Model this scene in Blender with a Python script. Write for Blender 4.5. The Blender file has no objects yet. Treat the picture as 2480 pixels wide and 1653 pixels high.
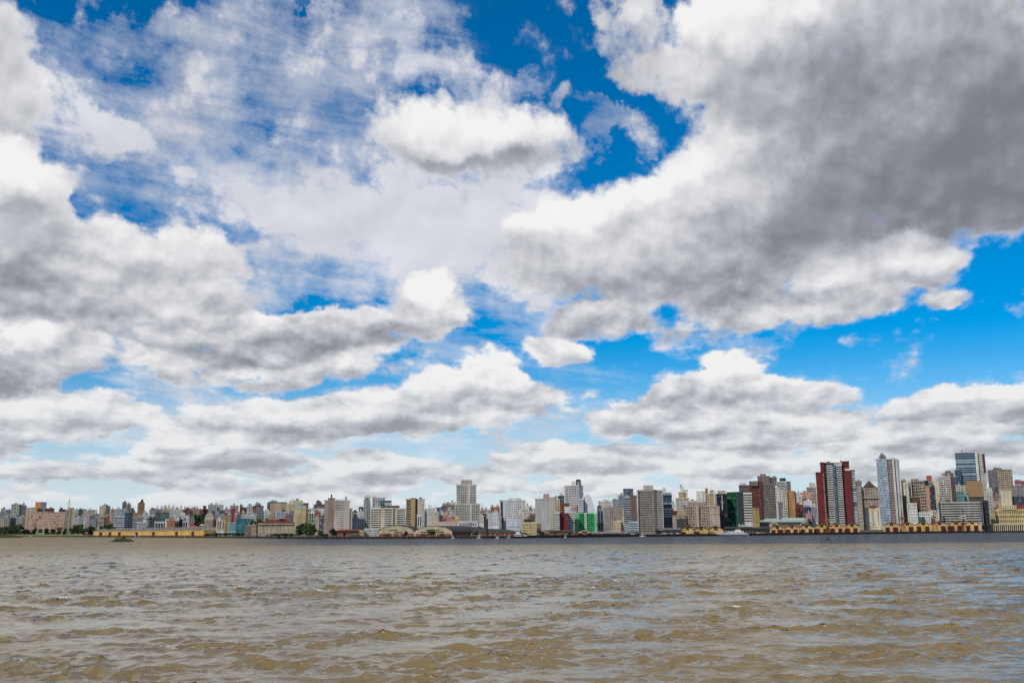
import bpy, bmesh, math, random, re
import numpy as np
from mathutils import Vector, Matrix

scene = bpy.context.scene
C = scene.collection
R_ = math.radians

# ------------------------------------------------------------------ camera
W0, H0, F0 = 2480.0, 1653.0, 2430.0
CAMH = 5.5
PITCH = math.atan(458.0 / F0)
ROLL = 0.0056
fwd = Vector((0, math.cos(PITCH), math.sin(PITCH)))
up0 = Vector((0, -math.sin(PITCH), math.cos(PITCH)))
ax0 = Vector((1, 0, 0))
axr = math.cos(ROLL) * ax0 - math.sin(ROLL) * up0
axu = math.sin(ROLL) * ax0 + math.cos(ROLL) * up0
cam_data = bpy.data.cameras.new('camera')
cam = bpy.data.objects.new('camera', cam_data)
C.objects.link(cam)
scene.camera = cam
cam_data.sensor_fit = 'HORIZONTAL'
cam_data.sensor_width = 36.0
cam_data.lens = 36.0 * F0 / W0
cam_data.clip_start = 0.5
cam_data.clip_end = 40000.0
cam.matrix_world = Matrix(((axr.x, axu.x, -fwd.x, 0), (axr.y, axu.y, -fwd.y, 0),
                           (axr.z, axu.z, -fwd.z, CAMH), (0, 0, 0, 1)))
def ray(px, py):
    return (fwd + axr * ((px - W0 / 2) / F0) - axu * ((py - H0 / 2) / F0)).normalized()
def P(px, py, Y):
    """world point at forward distance Y seen at photo pixel (px, py)"""
    d = ray(px, py)
    return Vector((0, 0, CAMH)) + d * (Y / d.y)
def azel(px, py):
    d = ray(px, py)
    return math.degrees(math.atan2(d.x, d.y)), math.degrees(math.asin(d.z))

# ------------------------------------------------------------------ exposure
scene.render.engine = 'CYCLES'
vs = scene.view_settings
vs.view_transform = 'Standard'
vs.look = 'None'
vs.exposure = 0.0
vs.gamma = 1.0
vs.use_curve_mapping = False
scene.cycles.use_denoising = False
scene.cycles.max_bounces = 5
scene.cycles.diffuse_bounces = 2
scene.cycles.glossy_bounces = 3
scene.cycles.transmission_bounces = 2
scene.cycles.sample_clamp_direct = 1.3
scene.cycles.sample_clamp_indirect = 1.3
scene.cycles.caustics_reflective = False
scene.cycles.caustics_refractive = False
scene.cycles.use_adaptive_sampling = True
scene.cycles.adaptive_threshold = 0.008
scene.cycles.adaptive_min_samples = 8

# ------------------------------------------------------------------ sun
SUN_AZ, SUN_EL = R_(-142), R_(41)      # azimuth from +Y towards +X: behind the camera, a little to the left
sun_dir = Vector((math.sin(SUN_AZ) * math.cos(SUN_EL), math.cos(SUN_AZ) * math.cos(SUN_EL), math.sin(SUN_EL)))
sl = bpy.data.lights.new('sun', 'SUN')
sl.energy = 3.0
sl.angle = R_(0.6)
sl.color = (1.0, 0.94, 0.86)
so = bpy.data.objects.new('sun', sl)
C.objects.link(so)
so.rotation_euler = sun_dir.to_track_quat('Z', 'Y').to_euler()
# ------------------------------------------------------------------ sky: Nishita air + procedural clouds
world = bpy.data.worlds.new('World')
scene.world = world
world.use_nodes = True
try:
    world.cycles.sampling_method = 'MANUAL'
    world.cycles.sample_map_resolution = 512
except Exception:
    pass
NT = world.node_tree
NT.nodes.clear()
class S:
    """tiny expression helper over shader sockets"""
    def __init__(s, nt): s.nt = nt
    def _set(s, sock, v):
        if hasattr(v, 'is_output'): s.nt.links.new(v, sock)
        elif v is not None: sock.default_value = v
    def m(s, op, a, b=None, c=None, clamp=False):
        n = s.nt.nodes.new('ShaderNodeMath'); n.operation = op; n.use_clamp = clamp
        s._set(n.inputs[0], a); s._set(n.inputs[1], b); s._set(n.inputs[2], c)
        return n.outputs[0]
    def v(s, op, a, b=None, scale=None):
        n = s.nt.nodes.new('ShaderNodeVectorMath'); n.operation = op
        s._set(n.inputs[0], a); s._set(n.inputs[1], b)
        if scale is not None: s._set(n.inputs['Scale'], scale)
        return n.outputs['Value'] if op in ('DOT_PRODUCT', 'LENGTH') else n.outputs[0]
    def xyz(s, x=0.0, y=0.0, z=0.0):
        n = s.nt.nodes.new('ShaderNodeCombineXYZ')
        for i, q in enumerate((x, y, z)): s._set(n.inputs[i], q)
        return n.outputs[0]
    def sep(s, a):
        n = s.nt.nodes.new('ShaderNodeSeparateXYZ'); s._set(n.inputs[0], a)
        return n.outputs
    def noise(s, vec, scale, detail=4.0, rough=0.55, lac=2.0, dist=0.0, out='Fac'):
        n = s.nt.nodes.new('ShaderNodeTexNoise'); n.noise_dimensions = '2D'
        s._set(n.inputs['Vector'], vec)
        for k, q in (('Scale', scale), ('Detail', detail), ('Roughness', rough), ('Lacunarity', lac), ('Distortion', dist)):
            s._set(n.inputs[k], q)
        return n.outputs[out]
    def ramp(s, x, a, b, c=0.0, d=1.0, kind='SMOOTHSTEP'):
        n = s.nt.nodes.new('ShaderNodeMapRange'); n.interpolation_type = kind; n.clamp = True
        for i, q in enumerate((x, a, b, c, d)): s._set(n.inputs[i], q)
        return n.outputs[0]
    def mapping(s, vec, loc, rot, scl):
        n = s.nt.nodes.new('ShaderNodeMapping'); n.vector_type = 'TEXTURE'
        s._set(n.inputs['Vector'], vec)
        n.inputs['Location'].default_value = loc; n.inputs['Rotation'].default_value = rot; n.inputs['Scale'].default_value = scl
        return n.outputs[0]
    def mix(s, f, a, b, blend='MIX'):
        n = s.nt.nodes.new('ShaderNodeMix'); n.data_type = 'RGBA'; n.blend_type = blend
        s._set(n.inputs[0], f); s._set(n.inputs[6], a); s._set(n.inputs[7], b)
        return n.outputs[2]
s = S(NT)

OV = W0 / 2352.0     # the cloud layout was measured on a 2352 px wide view
def blob(cx, cy, rx, ry, rot):
    a, e = azel(cx * OV, cy * OV)
    a1, _ = azel((cx + rx) * OV, cy * OV); a0, _ = azel((cx - rx) * OV, cy * OV)
    _, e1 = azel(cx * OV, (cy - ry) * OV); _, e0 = azel(cx * OV, (cy + ry) * OV)
    return (a, e, 0), (0, 0, R_(rot)), ((a1 - a0) / 2, (e1 - e0) / 2, 1e6)

# heaps: cx, cy, rx, ry, rot, weight   (rot: counter-clockwise)
HEAPS = [
 # the big grey cloud, upper right
 (1450,60,85,150,0,.8),(1560,185,150,62,-14,.8),(1700,50,165,115,10,.9),(1930,150,400,260,0,1.2),(2240,230,300,300,0,1.3),
 (1780,330,200,120,0,.9),(1850,430,460,170,6,1.2),(1400,490,220,100,16,.9),(1500,570,330,130,0,1.1),(1800,620,380,105,0,1.0),
 (2090,585,150,85,0,.9),(1385,735,130,50,4,.8),(1620,745,170,48,6,.65),(1900,705,260,45,4,.7),(2160,695,62,32,10,.75),
 (1972,782,50,24,-8,.6),(1260,600,130,140,0,.7),(1960,855,55,24,10,.35),(2300,420,160,110,10,.8),
 # centre
 (1090,300,260,95,-3,1.0),(1060,395,250,85,0,.48),(1285,215,42,32,0,.6),
 (980,690,105,78,0,1.0),(1060,735,70,30,-15,.6),
 # left bank
 (10,150,110,170,0,1.1),(75,250,85,90,0,.8),(15,400,130,110,0,1.1),(85,520,80,120,0,1.0),(40,620,190,160,0,1.2),
 (330,590,230,80,-4,1.0),(470,600,120,70,-20,.7),(200,680,330,95,0,1.1),(470,690,150,55,0,.8),
 (110,790,130,60,0,.95),(30,840,140,60,0,1.0),(290,830,230,52,-5,.9),(560,790,260,55,0,.9),(640,745,250,42,4,.9),
 (800,765,270,62,6,1.0),(600,860,160,40,0,.75),(800,835,170,48,4,.85),
 # lower rows
 (1115,860,95,68,0,1.0),(1050,905,215,62,0,1.0),(1215,910,90,52,0,.9),(930,955,300,60,3,1.0),(640,965,260,62,4,1.0),
 (420,1015,95,36,0,.9),(130,955,270,78,0,1.05),(540,1055,260,34,-2,.9),(1290,815,92,38,-10,.95),
 (1690,945,170,44,0,.8),(1700,860,110,72,0,1.0),(1600,905,150,62,10,1.0),(1800,905,130,58,-8,.95),(1930,905,90,40,-10,.8),(1480,955,170,52,6,.95),(1690,985,260,48,0,.95),
 (2190,930,180,55,4,.95),(2340,925,120,52,0,.95),(2180,1000,270,48,0,.95),(1910,985,100,38,0,.85),(1700,1015,170,34,0,.7),
 (1340,1060,240,34,2,.8),(1700,1062,320,38,0,.8),(880,1085,120,36,0,.9),(1040,1085,34,24,0,.7),(1160,1070,110,24,0,.6),(250,1085,240,36,0,.7),(560,1115,240,26,0,.7),(2100,1080,320,36,0,.8),
]
# deeper (positive) and brighter (negative) inner tones: cx, cy, rx, ry, rot, amount
TONES = [
 (2120,250,400,300,0,.66),(2330,330,170,240,0,.42),(1980,480,420,130,6,.45),(1700,560,330,95,4,.16),(1560,650,300,60,0,.20),(1390,745,150,60,0,.45),(1700,690,240,40,0,.2),
 (1780,180,200,150,0,.22),(1330,450,190,75,14,-.5),(1430,570,170,70,0,-.22),(1700,50,170,80,0,-.35),(2100,560,120,60,0,-.4),(1930,620,150,45,0,-.25),(1520,390,190,50,14,-.2),
 (1090,290,210,60,0,-.35),(1080,385,230,45,0,.25),(990,655,80,45,0,-.45),(830,775,200,32,6,.42),(640,750,170,30,3,.30),
 (40,560,150,110,0,.38),(120,640,220,50,0,.18),(20,390,110,80,0,-.4),(330,560,220,50,0,-.25),(330,650,270,42,0,.06),(60,760,90,30,0,-.35),(50,860,150,40,0,.5),(330,790,180,32,0,.2),
 (600,880,150,26,0,.45),(560,800,170,28,0,.30),(1120,840,130,45,0,-.4),(1050,985,270,30,3,.55),(700,1030,300,22,2,.5),(380,1000,60,25,0,-.3),(130,1020,250,24,0,.5),(560,1065,190,24,0,.6),
 (1700,840,110,50,0,-.35),(1620,985,240,26,0,.5),(1590,940,130,28,0,.3),(2210,955,200,28,4,.5),(2250,905,160,20,4,-.35),(2150,1030,280,22,0,.4),(1350,985,170,22,0,.25),
]
# thin high veil
VEILS = [
 (950,530,400,130,0,1.0),(1150,610,330,130,0,1.1),(640,600,120,60,0,.5),(690,460,200,110,-20,.85),(240,275,105,75,0,1.3),(435,390,75,40,0,.9),(1050,410,290,120,0,1.25),(480,200,120,110,0,.6),
 (620,200,560,190,4,.62),(420,430,420,200,0,.45),(900,120,420,110,0,.25),(300,60,420,70,6,.42),(800,440,420,170,-8,.65),(560,370,330,90,-14,.4),(1040,165,190,50,0,.85),(1395,275,80,40,-25,.7),
 (980,560,420,150,0,.7),(250,330,220,140,0,.4),(720,55,70,20,0,.45),(790,75,45,16,-25,.45),(640,640,260,60,0,.75),(1000,820,330,60,0,.55),(300,900,420,50,0,.75),(1550,350,120,40,0,.4),(1180,470,160,120,0,.55),
 (700,1010,900,110,0,.8),(1350,900,200,60,0,.35),(1650,790,200,40,0,.5),(1250,760,160,60,0,.45),(1950,850,70,30,0,.3),
]
tc = NT.nodes.new('ShaderNodeTexCoord').outputs['Generated']
dx, dy, dz = s.sep(tc)
az = s.m('MULTIPLY', s.m('ARCTAN2', dx, dy), 57.29578)
el = s.m('MULTIPLY', s.m('ARCSINE', dz), 57.29578)
elc = s.m('ADD', s.m('MAXIMUM', el, 0.0), 15.0)
lg = s.m('LOGARITHM', elc, math.e)
nco = s.xyz(s.m('DIVIDE', az, 22.0), s.m('MULTIPLY', lg, 1.75), 0.0)      # finer and flatter towards the horizon
base = s.xyz(az, el, 0.0)
wamp = s.m('MULTIPLY', s.m('ADD', s.m('MAXIMUM', el, 0.0), 8.0), 0.17)
w1 = s.v('SUBTRACT', s.noise(nco, 3.2, 6.0, 0.60, 2.1, 0.0, 'Color'), (0.5, 0.5, 0.5))
w1 = s.v('MULTIPLY', w1, (1.0, 0.8, 0.0))
wp = s.v('ADD', base, s.v('SCALE', w1, scale=wamp))
wpv = s.v('ADD', base, s.v('SCALE', w1, scale=s.m('MULTIPLY', elc, 0.30)))

# each blob is chained to the sum before it (through the unused third component) to keep the shader's stack small
wx, wy, _ = s.sep(wp)
vx, vy, _ = s.sep(wpv)
F = 0.0; LH = 0.0; WS = 0.0
for (cx, cy, rx, ry, rot, wt) in HEAPS:
    q = s.mapping(s.xyz(wx, wy, LH), *blob(cx, cy, rx * (1.22 if cy < 850 else 1.08), ry * (1.22 if cy < 850 else 1.12), rot))
    wv = s.ramp(s.v('DOT_PRODUCT', q, q), 0.0, 1.0, wt, 0.0)
    F = s.m('ADD', wv, F)
    w3 = s.m('POWER', wv, 3.0)
    WS = s.m('ADD', w3, WS)
    LH = s.m('MULTIPLY_ADD', w3, s.sep(q)[1], LH)
T = s.m('MULTIPLY', LH, 0.0)
for (cx, cy, rx, ry, rot, wt) in TONES:
    q = s.mapping(s.xyz(wx, wy, T), *blob(cx, cy, rx * 1.25, ry * 1.25, rot))
    T = s.m('ADD', s.ramp(s.v('DOT_PRODUCT', q, q), 0.0, 1.0, wt, 0.0), T)
V = s.m('MULTIPLY', T, 0.0)
for (cx, cy, rx, ry, rot, wt) in VEILS:
    q = s.mapping(s.xyz(vx, vy, V), *blob(cx, cy, rx * 1.2, ry * 1.2, rot))
    V = s.m('ADD', s.ramp(s.v('DOT_PRODUCT', q, q), 0.0, 1.0, wt, 0.0), V)

# the same kind of sky goes on beyond the picture: broken cumulus
gen = s.noise(s.v('ADD', nco, (7.3, 2.1, 4.0)), 1.9, 3.0, 0.5)
outside = s.m('MAXIMUM', s.ramp(s.m('ABSOLUTE', az), 26.0, 36.0), s.ramp(el, 29.0, 36.0))
F = s.m('ADD', F, s.m('MULTIPLY', outside, s.ramp(gen, 0.42, 0.62, 0.0, 1.1)))
T = s.m('ADD', T, s.m('MULTIPLY', outside, s.ramp(gen, 0.55, 0.70, 0.0, 0.5)))
# low, crowded rows near the horizon
low = s.noise(s.v('MULTIPLY', nco, (0.8, 1.7, 1.0)), 4.2, 4.0, 0.5)
low2 = s.noise(s.v('ADD', s.v('MULTIPLY', nco, (0.8, 1.7, 1.0)), (-0.01, 0.055, 0.0)), 4.2, 4.0, 0.5)
lowm = s.ramp(el, 2.5, 8.5, 1.0, 0.0)
F = s.m('ADD', F, s.m('MULTIPLY', lowm, s.ramp(low, 0.38, 0.58, 0.0, 0.95)))

# edges: billows and frayed rims
nb = s.noise(nco, 6.5, 8.0, 0.62, 2.1)
vn = NT.nodes.new('ShaderNodeTexVoronoi'); vn.voronoi_dimensions = '2D'; vn.feature = 'F1'
NT.links.new(s.v('ADD', nco, s.v('SCALE', w1, scale=0.10)), vn.inputs['Vector'])
vn.inputs['Scale'].default_value = 7.0; vn.inputs['Detail'].default_value = 2.0; vn.inputs['Roughness'].default_value = 0.55; vn.inputs['Lacunarity'].default_value = 2.3
puff = s.m('SUBTRACT', 0.42, vn.outputs['Distance'])
nb2 = s.noise(s.v('ADD', nco, (-0.013, 0.038, 0.0)), 5.5, 6.0, 0.52, 2.1)
nb1 = s.noise(nco, 5.5, 6.0, 0.52, 2.1)
edge = s.m('MULTIPLY_ADD', s.m('SUBTRACT', nb, 0.5), 1.7, s.m('MULTIPLY_ADD', puff, 0.55, F))
A = s.ramp(edge, s.ramp(el, 6.0, 20.0, 0.14, 0.06), s.ramp(el, 6.0, 20.0, 0.48, 0.64))
A = s.m('MULTIPLY', A, s.ramp(el, -0.6, 0.2))
thick = s.ramp(edge, 0.3, 1.3)
# veil opacity: streaks
st = s.noise(s.mapping(nco, (0, 0, 0), (0, 0, R_(-9)), (1.5, 0.36, 1.0)), 2.6, 8.0, 0.62, 2.05, 0.25)
vt = s.m('MULTIPLY_ADD', s.m('SUBTRACT', st, 0.5), 2.3, s.m('MULTIPLY_ADD', s.m('SUBTRACT', nb, 0.5), 1.5, s.m('MULTIPLY', V, 0.62)))
VA = s.ramp(vt, 0.0, 1.35, 0.0, 0.93, 'LINEAR')
VA = s.m('MULTIPLY', VA, s.ramp(V, 0.02, 0.5))
VA = s.m('ADD', VA, s.ramp(edge, -0.10, 0.32, 0.0, 0.32))      # thin mist round every heap
VA = s.m('MINIMUM', VA, 0.92)

# light in the heaps: height inside each heap, inner tone, relief of the billows
hgt = s.m('DIVIDE', LH, s.m('ADD', WS, 0.06))
rel = s.m('MULTIPLY', s.m('SUBTRACT', nb1, nb2), s.ramp(el, 3.0, 18.0, 2.0, 0.75))
big = s.m('SUBTRACT', s.noise(nco, 2.6, 5.0, 0.55), 0.5)
lit = s.m('ADD', s.m('MULTIPLY', hgt, s.ramp(el, 4.0, 18.0, 0.52, 0.28)), s.ramp(el, 4.0, 20.0, 0.84, 0.71))
lit = s.m('MULTIPLY_ADD', puff, s.ramp(el, 8.0, 20.0, 0.24, 0.12), lit)
lit = s.m('ADD', lit, rel)
lit = s.m('MULTIPLY_ADD', s.m('MULTIPLY', s.m('SUBTRACT', low, low2), lowm), 2.0, lit)
lit = s.m('MULTIPLY_ADD', big, 0.30, lit)
T = s.m('MULTIPLY', T, s.m('MULTIPLY_ADD', big, 0.8, s.m('MULTIPLY_ADD', s.m('SUBTRACT', nb1, 0.5), 0.35, 1.0)))
T = s.m('DIVIDE', T, s.m('MULTIPLY_ADD', s.m('MAXIMUM', T, 0.0), 1.25, 1.0))
lit = s.m('SUBTRACT', lit, s.m('MULTIPLY', T, s.ramp(el, 5.0, 19.0, 0.55, 0.93)))
lit = s.m('MULTIPLY_ADD', thick, -0.06, lit)
cr = NT.nodes.new('ShaderNodeValToRGB')
cr.color_ramp.interpolation = 'B_SPLINE'
els = cr.color_ramp.elements
for i, (p, c) in enumerate([(0.0, (.18,.186,.22)), (0.28, (.305,.318,.362)), (0.55, (.54,.555,.60)), (0.80, (.78,.78,.80)), (1.0, (.92,.915,.90))]):
    e = els[i] if i < 2 else els.new(p)
    e.position = p; e.color = (*c, 1)
NT.links.new(lit, cr.inputs[0])
KB = 1.0 / 0.10
cloud = s.v('SCALE', cr.outputs[0], scale=KB)

sky = NT.nodes.new('ShaderNodeTexSky')
sky.sky_type = 'NISHITA'
sky.sun_disc = False
sky.sun_elevation = SUN_EL
sky.sun_rotation = SUN_AZ
sky.altitude = 0.0
sky.air_density = 1.0
sky.dust_density = 0.2
sky.ozone_density = 2.0
hs = NT.nodes.new('ShaderNodeHueSaturation')
hs.inputs['Saturation'].default_value = 1.32
hs.inputs['Value'].default_value = 1.0
NT.links.new(s.v('MULTIPLY', sky.outputs[0], (0.47, 0.84, 1.10)), hs.inputs['Color'])
air = hs.outputs[0]
air = s.mix(s.ramp(el, -1.0, 11.0, 0.96, 0.0), air, s.v('SCALE', (0.69, 0.745, 0.795), scale=KB))   # humid air low down
veil = s.v('SCALE', (0.745, 0.75, 0.795), scale=s.m('MULTIPLY_ADD', s.m('ADD', rel, big), 4.5, 9.6))
c1 = s.mix(VA, air, veil)
# far clouds sink into the pale air along the horizon
cloud = s.mix(s.ramp(el, 0.0, 12.0, 0.50, 0.0), cloud, s.v('SCALE', (0.62, 0.67, 0.71), scale=KB))
c2 = s.mix(A, c1, cloud)
bg = NT.nodes.new('ShaderNodeBackground')
bg.inputs['Strength'].default_value = 0.10
NT.links.new(c2, bg.inputs['Color'])
wo = NT.nodes.new('ShaderNodeOutputWorld')
NT.links.new(bg.outputs[0], wo.inputs['Surface'])
# ------------------------------------------------------------------ materials
def srgb(h):
    if isinstance(h, (tuple, list)): return tuple(h)
    h = h.lstrip('#')
    v = [int(h[i:i + 2], 16) / 255 for i in (0, 2, 4)]
    return tuple(x / 12.92 if x <= 0.04045 else ((x + 0.055) / 1.055) ** 2.4 for x in v)
_mats = {}
ALB = 0.75
SATU = 0.88
def wallmat(col, rough=0.8, var=0.36, key='w', metal=0.0):
    """painted or bare masonry with rain streaks and blotches"""
    k = (key, col, rough)
    if k in _mats: return _mats[k]
    c = srgb(col); lu = .2126 * c[0] + .7152 * c[1] + .0722 * c[2]
    c = tuple(min(0.85, (lu + (x - lu) * SATU) * ALB) for x in c)
    m = bpy.data.materials.new(f'{key}_{col}' if isinstance(col, str) else key)
    m.use_nodes = True
    nt = m.node_tree; nt.nodes.clear(); q = S(nt)
    pos = nt.nodes.new('ShaderNodeNewGeometry').outputs['Position']
    def n3(vec, sc, det, r):
        n = nt.nodes.new('ShaderNodeTexNoise'); q._set(n.inputs['Vector'], vec)
        n.inputs['Scale'].default_value = sc; n.inputs['Detail'].default_value = det; n.inputs['Roughness'].default_value = r
        return n.outputs['Fac']
    a = n3(q.v('MULTIPLY', pos, (0.35, 0.35, 0.05)), 1.0, 3, 0.6)       # streaks down the wall
    b = n3(pos, 0.07, 3, 0.6)
    f = q.m('MULTIPLY_ADD', q.m('SUBTRACT', a, 0.5), var * 3.0, 1.0)
    f = q.m('MULTIPLY', f, q.m('MULTIPLY_ADD', q.m('SUBTRACT', b, 0.5), var * 2.0, 1.0))
    colr = q.v('SCALE', c, scale=f)
    p = nt.nodes.new('ShaderNodeBsdfPrincipled')
    nt.links.new(colr, p.inputs['Base Color'])
    p.inputs['Roughness'].default_value = rough
    p.inputs['Metallic'].default_value = metal
    p.inputs['Specular IOR Level'].default_value = 0.25
    o = nt.nodes.new('ShaderNodeOutputMaterial'); nt.links.new(p.outputs[0], o.inputs[0])
    _mats[k] = m
    return m
def glassmat(col, rough=0.12):
    k = ('glass', col, rough)
    if k in _mats: return _mats[k]
    m = bpy.data.materials.new('glass'); m.use_nodes = True
    p = m.node_tree.nodes['Principled BSDF']
    p.inputs['Base Color'].default_value = (*srgb(col), 1)
    p.inputs['Roughness'].default_value = rough
    p.inputs['Specular IOR Level'].default_value = 0.32
    _mats[k] = m
    return m

# ------------------------------------------------------------------ water: one sheet out to the horizon, wind chop near the camera
def wave_patch(N, L, seed, lam_p, hs, wind, spread=5.0, chop=1.5):
    rng = np.random.default_rng(seed)
    k1 = np.fft.fftfreq(N, L / N) * 2 * np.pi
    kx, ky = np.meshgrid(k1, k1, indexing='xy')
    k = np.hypot(kx, ky); k[0, 0] = 1e-6
    kp = 2 * np.pi / lam_p
    cosw = (kx * np.cos(wind) + ky * np.sin(wind)) / k
    Sp = np.exp(-1.1 * (kp / k) ** 2) / k ** 4.15 * (0.10 + np.maximum(cosw, 0) ** spread)
    Sp[0, 0] = 0
    Sp *= np.exp(-(k * 0.035) ** 2)
    h = (rng.normal(size=(N, N)) + 1j * rng.normal(size=(N, N))) * np.sqrt(Sp)
    z = np.fft.ifft2(h)
    sc = hs / (4 * z.real.std())
    h *= sc
    z = np.fft.ifft2(h).real
    ddx = np.fft.ifft2(1j * kx / k * h).real * chop
    ddy = np.fft.ifft2(1j * ky / k * h).real * chop
    return z, ddx, ddy
def sample(f, L, x, y):
    N = f.shape[0]
    u = (x / L * N) % N; v = (y / L * N) % N
    i = np.floor(u).astype(int) % N; j = np.floor(v).astype(int) % N
    a = u - np.floor(u); b = v - np.floor(v)
    i1 = (i + 1) % N; j1 = (j + 1) % N
    return (f[j, i] * (1 - a) + f[j, i1] * a) * (1 - b) + (f[j1, i] * (1 - a) + f[j1, i1] * a) * b
def build_water():
    rs = list(np.exp(np.arange(math.log(3), math.log(28), 0.03)))
    rs += list(np.exp(np.arange(math.log(28), math.log(620), 0.0036)))
    rs += list(np.exp(np.arange(math.log(620), math.log(14000), 0.06)))
    rs = np.array(rs)
    dense = np.arange(-0.66, 0.66, 0.0036)
    rest = np.linspace(0.66, 2 * np.pi - 0.66, 60)
    th = np.concatenate([dense, rest[:-1]])
    nr, nt_ = len(rs), len(th)
    RR, TT = np.meshgrid(rs, th, indexing='ij')
    x = RR * np.sin(TT); y = RR * np.cos(TT)
    z = np.zeros_like(x)
    wind = R_(-100)
    L1, L2 = 71.0, 113.0
    A = wave_patch(1024, L1, 5, 1.8, 0.195, wind)
    B = wave_patch(1024, L2, 9, 4.3, 0.26, wind + 0.35)
    c, s_ = math.cos(0.5), math.sin(0.5)
    rngw = np.random.default_rng(3)
    def groups(Lw, n):                      # slow random field, roughly unit variance
        g_ = np.zeros_like(x)
        for _ in range(n):
            a_ = rngw.uniform(0, 2 * np.pi); k_ = 2 * np.pi / (Lw * rngw.uniform(.6, 1.7)); ph_ = rngw.uniform(0, 6.3)
            g_ += np.cos(k_ * (np.cos(a_) * x * .6 + np.sin(a_) * y) + ph_)
        return g_ * math.sqrt(2 / n)
    gust = np.clip(0.82 + 0.32 * groups(7, 18) + 0.15 * groups(60, 8), 0.25, 1.8)
    fade = np.clip((620 - RR) / 350, 0, 1) * np.clip((RR - 3) / 5, 0, 1) * gust
    xr, yr = c * x - s_ * y, s_ * x + c * y
    za, xa, ya = (sample(f, L1, x, y) for f in A)
    zb, xb, yb = (sample(f, L2, xr, yr) for f in B)
    z = (za + zb) * fade
    dxb, dyb = c * xb + s_ * yb, -s_ * xb + c * yb
    x = x + (xa + dxb) * fade; y = y + (ya + dyb) * fade
    co = np.stack([x, y, z], -1).reshape(-1, 3)
    idx = np.arange(nr * nt_).reshape(nr, nt_)
    a = idx[:-1, :]; b = np.roll(idx, -1, 1)[:-1, :]; c2 = np.roll(idx, -1, 1)[1:, :]; d = idx[1:, :]
    q = np.stack([a, b, c2, d], -1).reshape(-1, 4)
    me = bpy.data.meshes.new('water')
    me.vertices.add(len(co)); me.vertices.foreach_set('co', co.ravel())
    me.loops.add(q.size); me.loops.foreach_set('vertex_index', q.ravel())
    me.polygons.add(len(q)); me.polygons.foreach_set('loop_start', np.arange(0, q.size, 4)); me.polygons.foreach_set('loop_total', np.full(len(q), 4))
    me.polygons.foreach_set('use_smooth', np.ones(len(q), bool))
    me.update(); me.validate()
    o = bpy.data.objects.new('water', me); C.objects.link(o)
    o['kind'] = 'structure'
    m = bpy.data.materials.new('river_water'); m.use_nodes = True
    nt = m.node_tree; nt.nodes.clear(); q = S(nt)
    pos = nt.nodes.new('ShaderNodeNewGeometry').outputs['Position']
    def n3(vec, sc, det, r):
        n = nt.nodes.new('ShaderNodeTexNoise'); q._set(n.inputs['Vector'], vec)
        n.inputs['Scale'].default_value = sc; n.inputs['Detail'].default_value = det; n.inputs['Roughness'].default_value = r
        return n.outputs['Fac']
    # base colour: silty brown near, darker slate blue beyond a noisy line
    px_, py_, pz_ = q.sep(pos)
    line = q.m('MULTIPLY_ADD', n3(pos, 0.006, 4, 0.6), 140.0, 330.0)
    far_band = q.ramp(q.m('SUBTRACT', q.m('MULTIPLY_ADD', px_, 0.10, py_), line), -12.0, 30.0)
    far_band = q.m('MULTIPLY', far_band, q.ramp(q.m('MULTIPLY_ADD', py_, 0.24, px_), -40.0, 40.0))
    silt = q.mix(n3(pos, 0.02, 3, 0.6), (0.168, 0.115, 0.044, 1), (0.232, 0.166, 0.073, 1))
    col = q.mix(far_band, silt, (0.052, 0.062, 0.078, 1))
    b1 = nt.nodes.new('ShaderNodeBump'); b1.inputs['Strength'].default_value = 1.0; b1.inputs['Distance'].default_value = 0.045
    nt.links.new(n3(q.v('MULTIPLY', pos, (0.75, 1.0, 1.0)), 1.9, 4, 0.55), b1.inputs['Height'])
    b2 = nt.nodes.new('ShaderNodeBump'); b2.inputs['Strength'].default_value = 1.0
    far = q.ramp(q.v('LENGTH', pos), 130.0, 520.0)
    q._set(b2.inputs['Distance'], q.m('MULTIPLY', far, q.m('MULTIPLY_ADD', far_band, 0.9, 0.7)))
    nt.links.new(n3(q.v('MULTIPLY', pos, (0.6, 1.0, 1.0)), 0.36, 4, 0.6), b2.inputs['Height'])
    nt.links.new(b1.outputs[0], b2.inputs['Normal'])
    # turbid body + mirror; far off, where single waves are not resolved, their faces hide most of the grazing mirror
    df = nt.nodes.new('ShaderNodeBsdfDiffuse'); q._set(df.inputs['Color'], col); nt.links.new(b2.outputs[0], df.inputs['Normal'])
    gl = nt.nodes.new('ShaderNodeBsdfGlossy'); gl.inputs['Roughness'].default_value = 0.11; gl.inputs['Color'].default_value = (1, 0.96, 0.90, 1); nt.links.new(b2.outputs[0], gl.inputs['Normal'])
    fr = nt.nodes.new('ShaderNodeFresnel'); fr.inputs['IOR'].default_value = 1.45; nt.links.new(b2.outputs[0], fr.inputs['Normal'])
    cap = q.ramp(q.v('LENGTH', pos), 60.0, 420.0, 0.85, 0.27)
    mx = nt.nodes.new('ShaderNodeMixShader'); q._set(mx.inputs[0], q.m('MINIMUM', fr.outputs[0], cap)); nt.links.new(df.outputs[0], mx.inputs[1]); nt.links.new(gl.outputs[0], mx.inputs[2])
    om = nt.nodes.new('ShaderNodeOutputMaterial'); nt.links.new(mx.outputs[0], om.inputs[0])
    me.materials.append(m)
    # torn foam on a few breaking crests
    rf = np.random.default_rng(8)
    cand = np.where((co[:, 2] > 0.16) & (co[:, 1] > 55) & (co[:, 1] < 480) & (np.abs(co[:, 0]) < co[:, 1] * .52))[0]
    wgt = co[cand, 2] ** 3; pick = rf.choice(cand, 18, replace=False, p=wgt / wgt.sum())
    fm = MB()
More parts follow.
